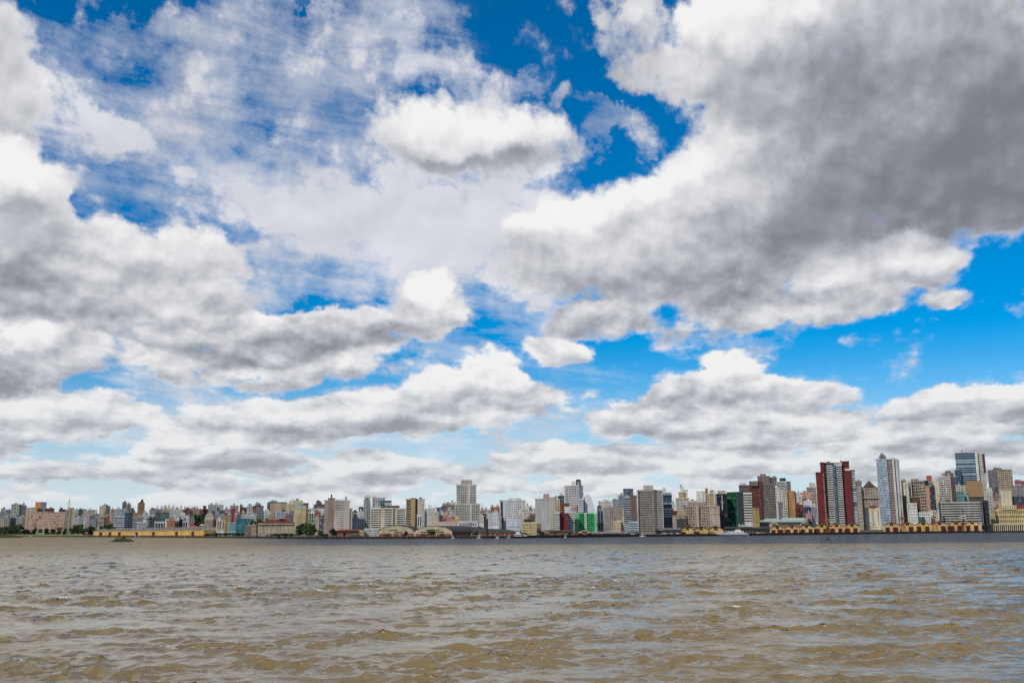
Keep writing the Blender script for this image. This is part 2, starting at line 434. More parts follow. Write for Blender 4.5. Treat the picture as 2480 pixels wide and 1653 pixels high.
    for i in pick:
        c0 = co[i]; w_ = rf.uniform(.08, .22) * (1 + c0[1] / 320)
        for _ in range(5):
            u = c0 + np.array([rf.normal(0, w_), rf.normal(0, .05), 0.03 + rf.uniform(0, .05)]); a_ = rf.uniform(.05, .12) * (1 + c0[1] / 260)
            fm.add([tuple(u + np.array([-a_, -.06, -.02])), tuple(u + np.array([a_ * .7, -.08, -.03])), tuple(u + np.array([a_, .05, .03])), tuple(u + np.array([-a_ * .6, .07, .04]))], [(0, 1, 2, 3)])
    fo = fm.build('foam', wallmat('e9e6de', .9, .1)); tag(fo, 'flecks of white foam on the breaking wave crests', 'foam', None, 'stuff')
    return o
# ------------------------------------------------------------------ mesh helpers
random.seed(11)
def tag(o, label=None, cat=None, group=None, kind=None):
    if label: o['label'] = label
    if cat: o['category'] = cat
    if group: o['group'] = group
    if kind: o['kind'] = kind
    return o
def empty(name, loc=(0, 0, 0), rz=0.0):
    o = bpy.data.objects.new(name, None); C.objects.link(o)
    o.empty_display_size = 0.5
    o.location = loc; o.rotation_euler = (0, 0, rz)
    return o
class MB:
    """collects simple solids into one mesh"""
    def __init__(s): s.v = []; s.f = []; s.mi = []
    def add(s, vs, fs, mi=0):
        n = len(s.v); s.v += [tuple(p) for p in vs]
        s.f += [tuple(n + i for i in f) for f in fs]; s.mi += [mi] * len(fs)
    def box(s, a, b, mi=0):
        x0, x1 = sorted((a[0], b[0])); y0, y1 = sorted((a[1], b[1])); z0, z1 = sorted((a[2], b[2]))
        s.add([(x0,y0,z0),(x1,y0,z0),(x1,y1,z0),(x0,y1,z0),(x0,y0,z1),(x1,y0,z1),(x1,y1,z1),(x0,y1,z1)],
              [(3,2,1,0),(4,5,6,7),(0,1,5,4),(1,2,6,5),(2,3,7,6),(3,0,4,7)], mi)
    def extrude(s, prof, y0, y1, mi=0):
        """profile [(x, z)] counter-clockwise seen from -y, pulled from y0 to y1"""
        n = len(prof)
        s.add([(x, y0, z) for x, z in prof] + [(x, y1, z) for x, z in prof],
              [tuple(range(n)), tuple(range(2 * n - 1, n - 1, -1))] + [(i, n + i, n + (i + 1) % n, (i + 1) % n) for i in range(n)], mi)
    def loft(s, rings, mi=0, caps=True):
        n = len(rings[0]); vs = [p for r in rings for p in r]; fs = []
        for k in range(len(rings) - 1):
            for i in range(n):
                j = (i + 1) % n
                fs.append((k * n + i, k * n + j, (k + 1) * n + j, (k + 1) * n + i))
        if caps:
            fs.append(tuple(range(n - 1, -1, -1))); fs.append(tuple((len(rings) - 1) * n + i for i in range(n)))
        s.add(vs, fs, mi)
    def frustum(s, c0, w0, d0, z0, w1, d1, z1, mi=0):
        q = lambda w, d, z: [(c0[0]-w/2,c0[1]-d/2,z),(c0[0]+w/2,c0[1]-d/2,z),(c0[0]+w/2,c0[1]+d/2,z),(c0[0]-w/2,c0[1]+d/2,z)]
        s.loft([q(w0, d0, z0), q(w1, d1, z1)], mi)
    def cyl(s, c, r0, r1, z0, z1, n=10, mi=0):
        q = lambda r, z: [(c[0]+r*math.cos(2*math.pi*i/n), c[1]+r*math.sin(2*math.pi*i/n), z) for i in range(n)]
        s.loft([q(r0, z0), q(r1, z1)], mi)
    def tube(s, p, q, r, n=5, mi=0, r2=None):
        p, q = Vector(p), Vector(q); d = (q - p).normalized()
        a = d.orthogonal().normalized(); b = d.cross(a)
        g = lambda c, rr: [tuple(c + (a * math.cos(2*math.pi*i/n) + b * math.sin(2*math.pi*i/n)) * rr) for i in range(n)]
        s.loft([g(p, r), g(q, r if r2 is None else r2)], mi)
    def mesh(s, name, mats, smooth=False):
        me = bpy.data.meshes.new(name)
        me.from_pydata(s.v, [], s.f)
        for m in (mats if isinstance(mats, (list, tuple)) else [mats]): me.materials.append(m)
        if any(s.mi): me.polygons.foreach_set('material_index', s.mi)
        if smooth: me.polygons.foreach_set('use_smooth', [True] * len(s.f))
        me.update()
        return me
    def build(s, name, mats, parent=None, mat=None, smooth=False, kind=None):
        o = bpy.data.objects.new(name, s.mesh(name, mats, smooth)); C.objects.link(o)
        if parent is not None: o.parent = parent
        if mat is not None: o.matrix_local = mat
        if kind: o['kind'] = kind
        return o

# ------------------------------------------------------------------ the far shore: line, land, quay
SH_PX = [-900, 0, 100, 230, 420, 600, 760, 1000, 1250, 1500, 1750, 2000, 2250, 2480, 3300]
SH_Y  = [2400, 1900, 1720, 1450, 1170, 960, 820, 780, 770, 850, 910, 1040, 1200, 1360, 2000]
_az = [math.atan2(ray(p, 1290).x, ray(p, 1290).y) for p in SH_PX]
def shore_az(az): return float(np.interp(az, _az, SH_Y))
def shore_px(px): return float(np.interp(px, SH_PX, SH_Y))
HILL_PX = [-900, 0, 250, 500, 800, 1000, 1300, 1600, 1900, 2200, 2480, 3300]
HILL_H  = [12, 18, 28, 36, 34, 26, 24, 30, 34, 34, 30, 24]
_haz = [math.atan2(ray(p, 1290).x, ray(p, 1290).y) for p in HILL_PX]
LAND0 = 1.8
def ground(x, y):
    az = math.atan2(x, y)
    d = y - shore_az(az)
    t = min(1.0, max(0.0, (d - 70) / 520.0)); t = t * t * (3 - 2 * t)
    return LAND0 + float(np.interp(az, _haz, HILL_H)) * t
def build_land():
    azs = np.linspace(_az[0] - 0.02, _az[-1] + 0.02, 190)
    ds = [0.0, 1.0, 6, 20, 45, 70, 120, 180, 250, 330, 420, 520, 620, 800, 1100, 1600, 2600, 5000]
    V = []; Fc = []
    for a in azs:
        s0 = shore_az(a)
        for d in ds:
            y = s0 + d; x = math.tan(a) * y
            V.append((x, y, ground(x, y)))
    n = len(ds)
    for i in range(len(azs) - 1):
        for j in range(n - 1):
            Fc.append((i * n + j, (i + 1) * n + j, (i + 1) * n + j + 1, i * n + j + 1))
    me = bpy.data.meshes.new('ground'); me.from_pydata(V, [], Fc)
    m = bpy.data.materials.new('city_ground'); m.use_nodes = True
    nt = m.node_tree; q = S(nt); p = nt.nodes['Principled BSDF']
    pos = nt.nodes.new('ShaderNodeNewGeometry').outputs['Position']
    n_ = nt.nodes.new('ShaderNodeTexNoise'); q._set(n_.inputs['Vector'], pos); n_.inputs['Scale'].default_value = 0.03; n_.inputs['Detail'].default_value = 5
    q._set(p.inputs['Base Color'], q.mix(q.ramp(n_.outputs['Fac'], 0.4, 0.6), (0.05, 0.07, 0.03, 1), (0.14, 0.13, 0.11, 1)))
    p.inputs['Roughness'].default_value = 0.95
    me.materials.append(m)
    o = bpy.data.objects.new('ground', me); C.objects.link(o); o['kind'] = 'structure'
    # quay wall: stone face dropping into the water, a coping along its edge
    def strip(name, mat, prof, az0, az1):
        mb = MB(); rings = []
        for a in np.linspace(az0, az1, 80):
            s0 = shore_az(a)
            rings.append([(math.tan(a) * (s0 + dy), s0 + dy, z) for dy, z in prof])
        mb.loft(rings)
        o = mb.build(name, mat); o['kind'] = 'structure'
        return o
    q0 = math.atan2(ray(150, 1290).x, ray(150, 1290).y)
    strip('quay', wallmat('3a3733', 0.9, 0.4), [(-1.2, -3), (-1.0, LAND0 - 0.25), (0.6, LAND0 - 0.25), (0.6, -3)], q0, _az[-1])
    strip('quay_coping', wallmat('5f5a52', 0.9, 0.3), [(-1.3, LAND0 - 0.246), (-1.3, LAND0 + 0.12), (1.4, LAND0 + 0.12), (1.4, LAND0 - 0.246)], q0, _az[-1])
    # timber fenders and iron ladders hanging on the quay face, each its own piece
    qo = C.objects['quay']; fm = MB(); fm.box((-.3, -.35, -1.2), (.3, 0, LAND0 - .3)); fme = fm.mesh('fender', wallmat('241f1b', .95, .3))
    lm = MB()
    for sx in (-.35, .35): lm.box((sx - .06, -.2, -.8), (sx + .06, -.08, LAND0 + .3))
    for j in range(7): lm.box((-.34, -.18, -.6 + j * .35), (.34, -.1, -.52 + j * .35))
    lme = lm.mesh('ladder', wallmat('6b4a36', .8, .3)); rr = random.Random(4)
    for i in range(150):
        px = 640 + 1840 * (i + rr.uniform(.1, .9)) / 150; a = math.atan2(ray(px, 1290).x, ray(px, 1290).y); s0 = shore_az(a)
        a2 = a + .002; s1 = shore_az(a2); rz = math.atan2(s1 - s0, math.tan(a2) * s1 - math.tan(a) * s0)
        o_ = bpy.data.objects.new('ladder' if i % 9 == 4 else 'fender', lme if i % 9 == 4 else fme); C.objects.link(o_); o_.parent = qo
        o_.location = (math.tan(a) * (s0 - 1.12), s0 - 1.12, 0); o_.rotation_euler = (0, 0, rz)
    # left end: a sloping mud and grass bank instead of the quay
    strip('bank', wallmat('4d4a33', 0.95, 0.4), [(-14, -1), (-7, 0.45), (2, LAND0 + 0.03), (2, -1)], _az[0], q0 + 0.001)
    # mown riverside strip above the bank
    mb = MB(); rows = []
    for a in np.linspace(_az[0], math.atan2(ray(215, 1290).x, ray(215, 1290).y), 60):
        s0 = shore_az(a)
        rows.append([(math.tan(a) * (s0 + dy), s0 + dy, z) for dy, z in ((1.6, LAND0 + 0.06), (18, LAND0 + 1.1), (38, LAND0 + 2.2))])
    for i in range(len(rows) - 1):
        for j in range(2):
            mb.add([rows[i][j], rows[i + 1][j], rows[i + 1][j + 1], rows[i][j + 1]], [(0, 1, 2, 3)])
    g = mb.build('riverside_lawn', wallmat('7d8a35', 0.95, 0.4)); g['kind'] = 'structure'
build_land()
build_water()

# ------------------------------------------------------------------ building kit
KROP = {1: (0, 1180, 7.353), 2: (300, 1180, 7.353), 3: (600, 1180, 7.353), 4: (900, 1150, 7.353),
        5: (1200, 1150, 7.353), 6: (1500, 1130, 7.353), 7: (1800, 1080, 6.536), 8: (2120, 1080, 6.536)}
def kx(k, x): return KROP[k][0] + x / KROP[k][2]
def ky(k, y): return KROP[k][1] + y / KROP[k][2]
PANES = {  # three tones of one building's windows
 'd': ('14181c', '262c32', '74787a'), 'k': ('0d0e0f', '19191a', '4a4844'), 'b': ('1c3040', '30495e', '7d95a5'),
 't': ('1f3f47', '2f5a60', '7fa3a3'), 'g': ('12432f', '1d6142', '58a07c'), 'G': ('3c4b49', '56685f', '8ba094'),
 'T': ('1c5a62', '2f828a', '7cc0c2'), 'w': ('d9d7cf', 'b9b6ae', '4a4c4e'), 'n': ('4b3527', '5f4533', '8a6f58'),
 'e': ('0f9a55', '12b566', '0a7d45'), 's': ('6d8090', '8fa2b0', 'b9c6cf'), 'r': ('6e3b2a', '8a5238', '3a2a24')}
MAXEACH = 300
NWIN = [0]
def panemats(g): return [glassmat(c) for c in PANES[g]]
def facept(face, x0, x1, y0, y1, u, z, n):
    if face == 'f': return (x0 + u, y0 - n, z)
    if face == 'r': return (x1 + n, y0 + u, z)
    return (x0 - n, y1 - u, z)
def face_windows(root, M, mb, face, dims, z_lo, z_hi, spec, each, rnd):
    """lattice of spandrels and piers standing proud of the wall, panes sitting back between them"""
    x0, x1, y0, y1 = dims
    w = (x1 - x0) if face == 'f' else (y1 - y0)
    t = spec.split()
    nx, ny = (int(v) for v in t[0].split('x'))
    wf, hf = float(t[1]), float(t[2]); g = t[3] if len(t) > 3 else 'd'
    pr = float(t[4]) if len(t) > 4 else 0.35
    mg = min(0.6, w * 0.05) if wf < 1 else 0.05
    cw = (w - 2 * mg) / nx; ch = (z_hi - z_lo) / ny
    if cw <= 0 or ch <= 0: return
    def bx(u0, u1, za, zb_, n0, n1, tgt, mi=0):
        tgt.box(facept(face, x0, x1, y0, y1, u0, za, n0), facept(face, x0, x1, y0, y1, u1, zb_, n1), mi)
    hh = ch * hf; ww = cw * wf
    for j in range(ny + 1):                    # spandrels
        za = z_lo + j * ch - (ch - hh) / 2 if j else z_lo - 0.3
        zb_ = z_lo + j * ch + (ch - hh) / 2 if j < ny else z_hi
        if zb_ - za > 0.02: bx(0, w, za, zb_, -0.05, pr, mb)
    if wf < 1:
        for i in range(nx + 1):                # piers
            ua = mg + i * cw - (cw - ww) / 2 if i else 0.0
            ub = mg + i * cw + (cw - ww) / 2 if i < nx else w
            bx(ua, ub, z_lo - 0.3, z_hi, -0.04, pr - 0.025, mb)
    mats = panemats(g)
    n_w = nx * ny
    wts = (0.54, 0.29, 0.17)
    if each and n_w <= MAXEACH:
        me3 = []
        for m in mats:
            p = MB()
            if face == 'f': p.box((-ww / 2, -0.08, -hh / 2), (ww / 2, 0.02, hh / 2))
            elif face == 'r': p.box((-0.02, -ww / 2, -hh / 2), (0.08, ww / 2, hh / 2))
            else: p.box((-0.08, -ww / 2, -hh / 2), (0.02, ww / 2, hh / 2))
            me3.append(p.mesh('window', m))
        for j in range(ny):
            for i in range(nx):
                o = bpy.data.objects.new('window_band' if nx == 1 and wf >= 1 else 'window', rnd.choices(me3, wts)[0]); C.objects.link(o)
                o.parent = root
                o.matrix_local = M @ Matrix.Translation(facept(face, x0, x1, y0, y1, mg + (i + .5) * cw, z_lo + (j + .5) * ch, 0.0))
                NWIN[0] += 1
    else:
        p = MB()
        for j in range(ny):
            for i in range(nx):
                u = mg + (i + .5) * cw; z = z_lo + (j + .5) * ch
                bx(u - ww / 2, u + ww / 2, z - hh / 2, z + hh / 2, -0.02, 0.08, p, rnd.choices((0, 1, 2), wts)[0])
        p.build('windows', mats, root, M, kind='stuff')
def place(k, x, ytop, d, Y=None):
    """range, direction and height for a spot on the photograph at d metres behind the water's edge"""
    px, py = kx(k, x), ky(k, ytop)
    p = P(px, py, shore_px(px) + d if Y is None else Y)
    return p, math.atan2(p.x, p.y)
def volume(root, k, xs, ytop, yb, d, col, sf='', sr='', each=False, depth=14.0, cap=True, top=None, rnd=random, colr=None, sl='', Y=None, hang=False):
    """one block of a building; xs = (left, right) or (left, corner, right) on crop k"""
    x0, xc, x1 = xs if len(xs) == 3 else (xs[0], xs[1], xs[1])
    p, ph = place(k, xc, ytop, d, Y)
    Rg = math.hypot(p.x, p.y)
    def az_of(x): r = ray(kx(k, x), ky(k, ytop)); return math.atan2(r.x, r.y)
    a = max(0.3, Rg * math.tan(az_of(xc) - az_of(x0))); b = Rg * math.tan(az_of(x1) - az_of(xc))
    if b > 0.3:
        th = math.atan2(b, a); th = min(max(th, R_(12)), R_(78))
        wl = a / math.cos(th); wr = b / math.sin(th)
    else:
        th = 0.0; wl = a; wr = depth
    zg = ground(p.x, p.y) - 1.5
    Mw = Matrix.Translation((p.x, p.y, 0)) @ Matrix.Rotation(-(th + ph), 4, 'Z')
    M = root.matrix_basis.inverted() @ Mw
    z1 = p.z
    zb = max(P(kx(k, xc), ky(k, yb), p.y).z, zg + 0.5)
    if hang: zg = zb
    wm = wallmat(col)
    mb = MB(); mb.box((-wl, 0, zg), (0, wr, z1))
    mb.build('wall', wm, root, M)
    dims = (-wl, 0.0, 0.0, wr)
    tm = 0.6
    fc = MB()
    if sf: face_windows(root, M, fc, 'f', dims, zb, z1 - tm, sf, each, rnd)
    if sl: face_windows(root, M, fc, 'l', dims, zb, z1 - tm, sl, each, rnd)
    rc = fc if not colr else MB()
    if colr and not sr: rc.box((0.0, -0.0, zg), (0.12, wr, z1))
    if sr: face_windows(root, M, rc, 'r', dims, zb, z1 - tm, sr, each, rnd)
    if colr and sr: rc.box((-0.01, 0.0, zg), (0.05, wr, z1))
    if sf and wl > 6 and z1 - zb > 8:          # air conditioners, awnings, laundry
        cl = MB(); n_c = int(min(46, wl * (z1 - zb) / 34))
        for _ in range(n_c):
            u = rnd.uniform(-wl + .5, -.9); z = rnd.uniform(zb, z1 - 2); a_ = rnd.uniform(.35, .9)
            cl.box((u, -.75, z), (u + a_, -.3, z + rnd.uniform(.35, .8)), rnd.choice((0, 0, 1, 2)))
        cl.build('air_conditioners', [wallmat('d3d1cb'), wallmat('4c4a48'), wallmat('8f857a')], root, M, kind='stuff')
    if fc.f: fc.build('facade', wm, root, M)
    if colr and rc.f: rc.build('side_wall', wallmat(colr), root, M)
    if cap:
        c = MB()
        e = 0.3
        for (ax, ay, bx_, by) in ((-wl - e, -e, e, 0.25), (-wl - e, wr - 0.25, e, wr + e), (-wl - e, 0.25, -wl + 0.25, wr - 0.25), (-0.25, 0.25, e, wr - 0.25)):
            c.box((ax, ay, z1 - 0.35), (bx_, by, z1 + 0.75))
        c.build('parapet', wm, root, M)
    if top is None:
        rw = min(wl, 30)
        for _ in range(rnd.choice((1, 2, 2, 3))):
            w = rw * rnd.uniform(.16, .38); u = rnd.uniform(-wl + 0.5, max(-wl + 0.6, -w - 0.5)); h = rnd.uniform(1.6, 3.8)
            r = MB(); r.box((u, min(1.5, wr * .2), z1 - 0.02), (min(u + w, -0.3), min(wr * .8, 9), z1 + h))
            if rnd.random() < .5: r.box((u + w * .2, min(2, wr * .3), z1 + h), (u + w * .6, min(wr * .6, 6), z1 + h + rnd.uniform(.8, 1.8)))
            r.build('rooftop_house', wallmat(rnd.choice((col, 'b9b4aa', '8b8680', 'd6d2ca'))), root, M)
        for _ in range(rnd.choice((0, 1, 1, 2))):
            u = rnd.uniform(-wl * .8, -wl * .2); r = MB()
            r.tube((u, wr * .4, z1), (u, wr * .4, z1 + rnd.uniform(4, 8)), 0.14, 4)
            r.build('antenna', wallmat('6a6a6a'), root, M)
    elif top:
        for (fx0, fx1, h, c2) in top:
            r = MB(); r.box((-wl + wl * fx0, min(1.2, wr * .15), z1 - 0.02), (-wl + wl * fx1, wr * .8, z1 + h))
            r.build('rooftop_house', wallmat(c2 or col), root, M)
    return M, wl, wr, z1, zg
_cnt = [0]
def comp(label, name, k, d, vols, cat='building', each=False, group=None):
    """a building of one or more blocks; vol = (xs, ytop, ybase, colour, front, side, options)"""
    v0 = vols[0]; xs = v0[0]
    Yb = max(shore_px(kx(k, q)) for v in vols for q in (v[0][0], v[0][-1])) + d
    p, ph = place(k, (xs[0] + xs[-1]) / 2, v0[1], d, Yb)
    root = empty(name, (p.x, p.y, ground(p.x, p.y)), -ph)
    tag(root, label, cat, group)
    _cnt[0] += 1
    rnd = random.Random(_cnt[0] * 7 + 3)
    root.matrix_basis = Matrix.Translation((p.x, p.y, ground(p.x, p.y))) @ Matrix.Rotation(-ph, 4, 'Z')
    for v in vols:
        o = dict(v[6]) if len(v) > 6 else {}
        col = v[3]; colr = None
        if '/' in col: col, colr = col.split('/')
        volume(root, k, v[0], v[1], v[2], d, col, v[4], v[5] if len(v) > 5 else '',
               each=each, rnd=rnd, colr=colr, Y=p.y - o.pop('off', 0.0), **o)
    return root
def b(k, xs, ytop, yb, d, col, sf, sr, label, name='apartment_building', cat='building', each=False, group=None, **o):
    return comp(label, name, k, d, [(xs, ytop, yb, col, sf, sr, o)], cat, each, group)
HG = 'apartment blocks stacked up the hill on the left'
# ================================================================== far left (crop 1)
b(1,(-60,150),455,545,300,'b4bcc0','9x4 .8 .5 d','','low grey window-banded block at the left edge of the skyline')
b(1,(20,100),372,455,560,'d8d0c0','4x3 .5 .5 d','','small cream block peeping over the grey block at the left edge',group=HG)
b(1,(100,200),400,550,500,'8f979c','5x5 .6 .5 d','','dark grey block left of the pale green balcony tower',group=HG)
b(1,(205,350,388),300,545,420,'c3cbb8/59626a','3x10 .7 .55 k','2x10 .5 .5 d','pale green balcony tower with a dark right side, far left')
b(1,(388,476),322,500,430,'9b8790','4x8 .55 .5 d','','mauve tower with a white rooftop beside the pale green balcony tower',top=[(.05,.7,5,'e8e4e2'),(.2,.5,8,'f0ecea')])
b(1,(185,292),548,640,150,'3d4c55','6x3 .8 .6 t','','dark teal glass block below the pale green balcony tower',name='office_building')
b(1,(292,445),520,640,160,'c9cac6','5x4 .5 .45 d','','white low block just left of the salmon slab building')
b(1,(-20,62),572,740,60,'cfc49a','3x4 .5 .5 d','','cream yellow block at the left edge above the grassy bank')
b(1,(62,152),566,710,70,'c7c2b4','2x4 .4 .7 k','','cream block with tall dark openings above the bank trees, far left')
comp('long salmon slab building with window rows between a cream and a beige stair tower','office_building',1,75,[
 ((552,1165),442,745,'e0ac8a','22x6 .66 .45 w','',dict(depth=16,top=[(.02,.5,1.2,'cfc3ae')])),
 ((548,650),360,745,'c3c6a8','','',dict(off=2,depth=12,top=[])),
 ((468,556),362,745,'dcc9b0','1x12 .3 .4 d','',dict(off=5,depth=12,top=[])),
 ((1160,1225),395,745,'b3aa9c','2x12 .5 .5 d','',dict(off=3,depth=12,top=[])),
 ((1218,1325),366,745,'c0ad90','1x1 .12 .9 d','',dict(off=4,depth=12,top=[]))],each=True)
b(1,(632,722,830),262,420,520,'d97a35/efe6d6','','4x8 .3 .35 d','tower with an orange left wall and white right wall, above the salmon slab',top=[])
b(1,(660,760),388,440,330,'4e5a4e','5x3 .6 .5 d','','dark green low block under the orange tower')
b(1,(800,972),376,450,360,'8a5f55','7x4 .5 .5 d','','red-brown block rising behind the middle of the salmon slab')
b(1,(1050,1160),390,450,300,'5d5a58','1x4 1 .5 w','','dark block with white bands behind the salmon slab, near the lattice mast')
b(1,(1325,1400),405,540,420,'cfe0da','3x6 .4 .4 d','','pale mint block just right of the salmon building',group=HG)
b(1,(1400,1482),395,520,430,'4f6f70','4x7 .6 .55 d','','dark teal block beside the pale mint block',group=HG)
b(1,(1425,1560),412,520,520,'d9cdb8','7x5 .5 .45 d','','cream block on the hill behind the dark teal block',group=HG)
b(1,(1560,1700),402,500,540,'cfc0aa','7x5 .5 .45 d','','sand coloured hilltop block left of the twin cream balcony tower',group=HG)
b(1,(1325,1492),540,660,160,'d2d5d6','6x5 .5 .5 d','','white low block right of the salmon building, above the dark trees')
b(1,(1552,1770),505,560,200,'b5aeb0','6x2 .5 .5 d','','grey pink block behind the beige blank-walled block')
b(1,(1552,1594,1738),556,700,130,'b9a3b8/bfae97','2x5 .4 .5 d','','beige blank-walled block with a lilac left face above the dark trees')
b(1,(1738,1842),590,690,140,'d8c8c4','1x4 1 .45 d','','small white and pink banded block right of the beige blank wall')
b(1,(1775,1880,1965),330,520,450,'cdbfa6/d6cdb9','3x9 .6 .5 k','3x9 .6 .5 k','twin-faced cream balcony tower on the left hill skyline')
b(1,(1770,1965),520,640,260,'d4d2cc','8x5 .45 .45 d','','white block below the twin-faced cream balcony tower')
b(1,(1968,2058),392,520,480,'d1aa6c','4x6 .45 .45 d','','ochre block right of the twin-faced cream balcony tower',group=HG)
comp('white office block with blue-tinted upper floors behind the yellow warehouse','office_building',1,230,[
 ((2060,2240),385,525,'cfd6d6','9x6 .8 .5 b',''),
 ((2030,2234),520,720,'d9dde0','1x6 1 .45 d','',dict(off=60,top=[]))],each=True)
b(1,(2180,2262),268,400,420,'8c8a86','2x9 .5 .5 d','','slim grey tower on the hill above the white office block')
b(1,(2262,2336),302,460,430,'b3a99c','1x9 1 .5 d','','banded beige tower stepping down from the slim grey tower')
# ================================================================== left hill (crop 2)
b(2,(128,182),372,470,440,'6e747c','3x6 .6 .5 d','','low grey end block at the foot of the banded beige tower',group=HG)
b(2,(20,68,165),455,720,100,'2d4656/aab2b8','','1x7 1 .5 d','dark blue block with a white banded right face behind the yellow warehouse',name='office_building',each=True)
b(2,(248,374),282,470,420,'bf9f7c','1x8 1 .5 n','','brown and beige striped tower with a dark rooftop house',top=[(.2,.85,3,'4a3230'),(.45,.75,7,'352728')])
b(2,(165,350),530,715,90,'b9b4ae','1x7 1 .45 d','','grey banded office behind the left end of the yellow warehouse',name='office_building',each=True)
b(2,(338,556),490,560,200,'d9dcda','10x2 .5 .4 d','','long white flat-roofed block behind the grey banded office')
b(2,(410,462,552),556,700,110,'2f383f/8f979d','1x7 .5 .5 w','2x1 .4 .9 d','dark narrow block with a pale window column and grey right side')
b(2,(232,412),618,725,45,'e6e8ea','1x3 1 .5 d','','bright white banded low block just behind the yellow warehouse',each=True,top=[(.6,.95,3,None)])
comp('grey green glass grid block with a pale blank right end','office_building',2,170,[
 ((556,802),446,620,'6c7a76','10x7 .85 .8 G','',dict(top=[])),((800,872),456,620,'b3b5b6','','',dict(off=-2,top=[]))],each=True)
b(2,(550,760),614,725,60,'e4e6e6','4x1 .82 .8 t','','white portal-framed block with dark teal bays behind the yellow warehouse',top=[],each=True)
b(2,(738,812),570,620,90,'e8e8e6','2x1 .3 .3 d','','small white cube at the right corner of the portal-framed block',top=[])
b(2,(765,912),592,745,45,'c77e4e','6x5 .5 .5 w','','orange brick apartment block with pale windows behind the yellow warehouse',each=True,top=[(.3,.75,4,'c98a3c')])
b(2,(912,985),618,720,50,'6a3b33','1x5 1 .4 d','','dark red-brown block beside the orange brick apartment block')
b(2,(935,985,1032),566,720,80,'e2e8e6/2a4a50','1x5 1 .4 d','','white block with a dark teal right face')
b(2,(1050,1142),600,710,70,'e0e2e2','2x1 .75 .85 d','','white framed dark glass block left of the red-roofed house',top=[])
b(2,(870,1156),500,560,210,'d9d8d0','14x2 .5 .45 d','','long pale block with two window rows left of the hill trees',top=[(.5,.76,4,None)])
b(2,(1115,1160,1252),530,640,150,'d8c8b8/e0dcd6','1x5 .6 .5 r','2x5 .6 .5 d','white and brown striped twin block at the foot of the hill trees')
comp('beige banded office tower with a blank tan right side, above the elevated road','office_building',2,60,[
 ((1435,1592,1692),572,745,'b3a086/8d7a64','1x8 1 .45 n','2x6 .3 .4 d',dict(top=[])),
 ((1465,1594),505,575,'cfc4a8','','',dict(hang=True,off=-8,top=[],depth=8))],each=True)
b(2,(1650,1802),590,745,55,'dcdad2','3x1 .45 .92 n','','white block with tall brown vertical strips above the elevated road')
b(2,(1800,1912),545,740,70,'c9a456','4x8 .4 .45 d','','ochre yellow block right of the white vertical-strip block')
comp('turquoise glazed stepped block above the elevated road','office_building',2,60,[
 ((2000,2262),560,745,'3a8a90','10x7 .75 .6 T','',dict(top=[])),((1852,2010),630,745,'9fc4c4','5x4 .7 .6 T','',dict(off=3,top=[]))],each=True)
b(2,(1912,1982),386,580,300,'b03a58','2x8 .35 .4 d','','magenta pink tower left of the brick chimney')
b(2,(1890,2046),326,480,420,'c8bba4','5x8 .7 .5 k','','beige balcony block behind the magenta tower')
b(2,(455,518,700),396,500,450,'7d868c/d2d6d8','2x4 .4 .4 d','7x4 .5 .45 d','grey and white two-faced block on the hill, right of the striped tower',group=HG)
b(2,(700,884),388,500,470,'dccdb2','9x5 .45 .45 d','','cream hilltop block above the grey green glass grid block',group=HG)
b(2,(884,1032),402,500,440,'cfd6cc','7x5 .45 .45 d','','pale grey-green hilltop block right of the cream one',group=HG)
b(2,(1032,1180),402,500,430,'7a4a42','6x5 .5 .5 d','','maroon brick hilltop block above the long pale block',group=HG)
b(2,(1180,1335),382,460,460,'c2a88c','7x4 .5 .45 d','','tan hilltop block just left of the brick red block',group=HG)
comp('brick red block with a taller square tower above the hill trees','apartment_building',2,430,[
 ((1340,1412,1500),390,500,'8a4a40/7b3f3a','3x6 .5 .5 d','4x6 .5 .5 d',dict(top=[])),((1412,1466),330,400,'84403c','1x2 .4 .4 d','',dict(hang=True,off=-8,top=[],depth=8))],group=HG)
b(2,(1500,1775),312,420,480,'c9ccca','9x5 .6 .5 d','','white block with an open roof frame at the middle of the left hill',top=[(.1,.3,3,None),(.45,.6,3,None)],group=HG)
b(2,(1495,1580),410,510,330,'aeb4ba','4x5 .5 .45 d','','grey-blue block in front of the open-framed white block',group=HG)
b(2,(1572,1770),420,510,340,'4d565f','7x5 .8 .6 d','','dark glass block in front of the open-framed white block',group=HG)
b(2,(1772,1895),400,500,380,'9a9498','6x5 .5 .45 d','','mauve grey block left of the beige balcony block',group=HG)
b(2,(2082,2192),362,500,400,'6f564c','5x8 .5 .5 d','','dark brown block just right of the brick chimney',group=HG)
b(2,(2192,2292),335,500,390,'d0d4c8','4x9 .6 .5 d','','white green-tinted tower two blocks right of the chimney',group=HG)
b(2,(1680,1890),520,600,200,'b6a898','10x4 .5 .45 d','','stone coloured low block below the mauve grey block')
b(2,(2085,2353),500,560,220,'d6d2c8','12x3 .45 .4 d','','long whitish low block right of the chimney foot')
b(2,(2152,2275),692,860,30,'8d8378','3x5 .35 .5 d','','weathered grey-brown building where the elevated road ends')
b(2,(2275,2360),672,860,25,'c2a090','3x4 .4 .4 d','','pink plaster house beside the weathered grey-brown building',name='house',cat='house')
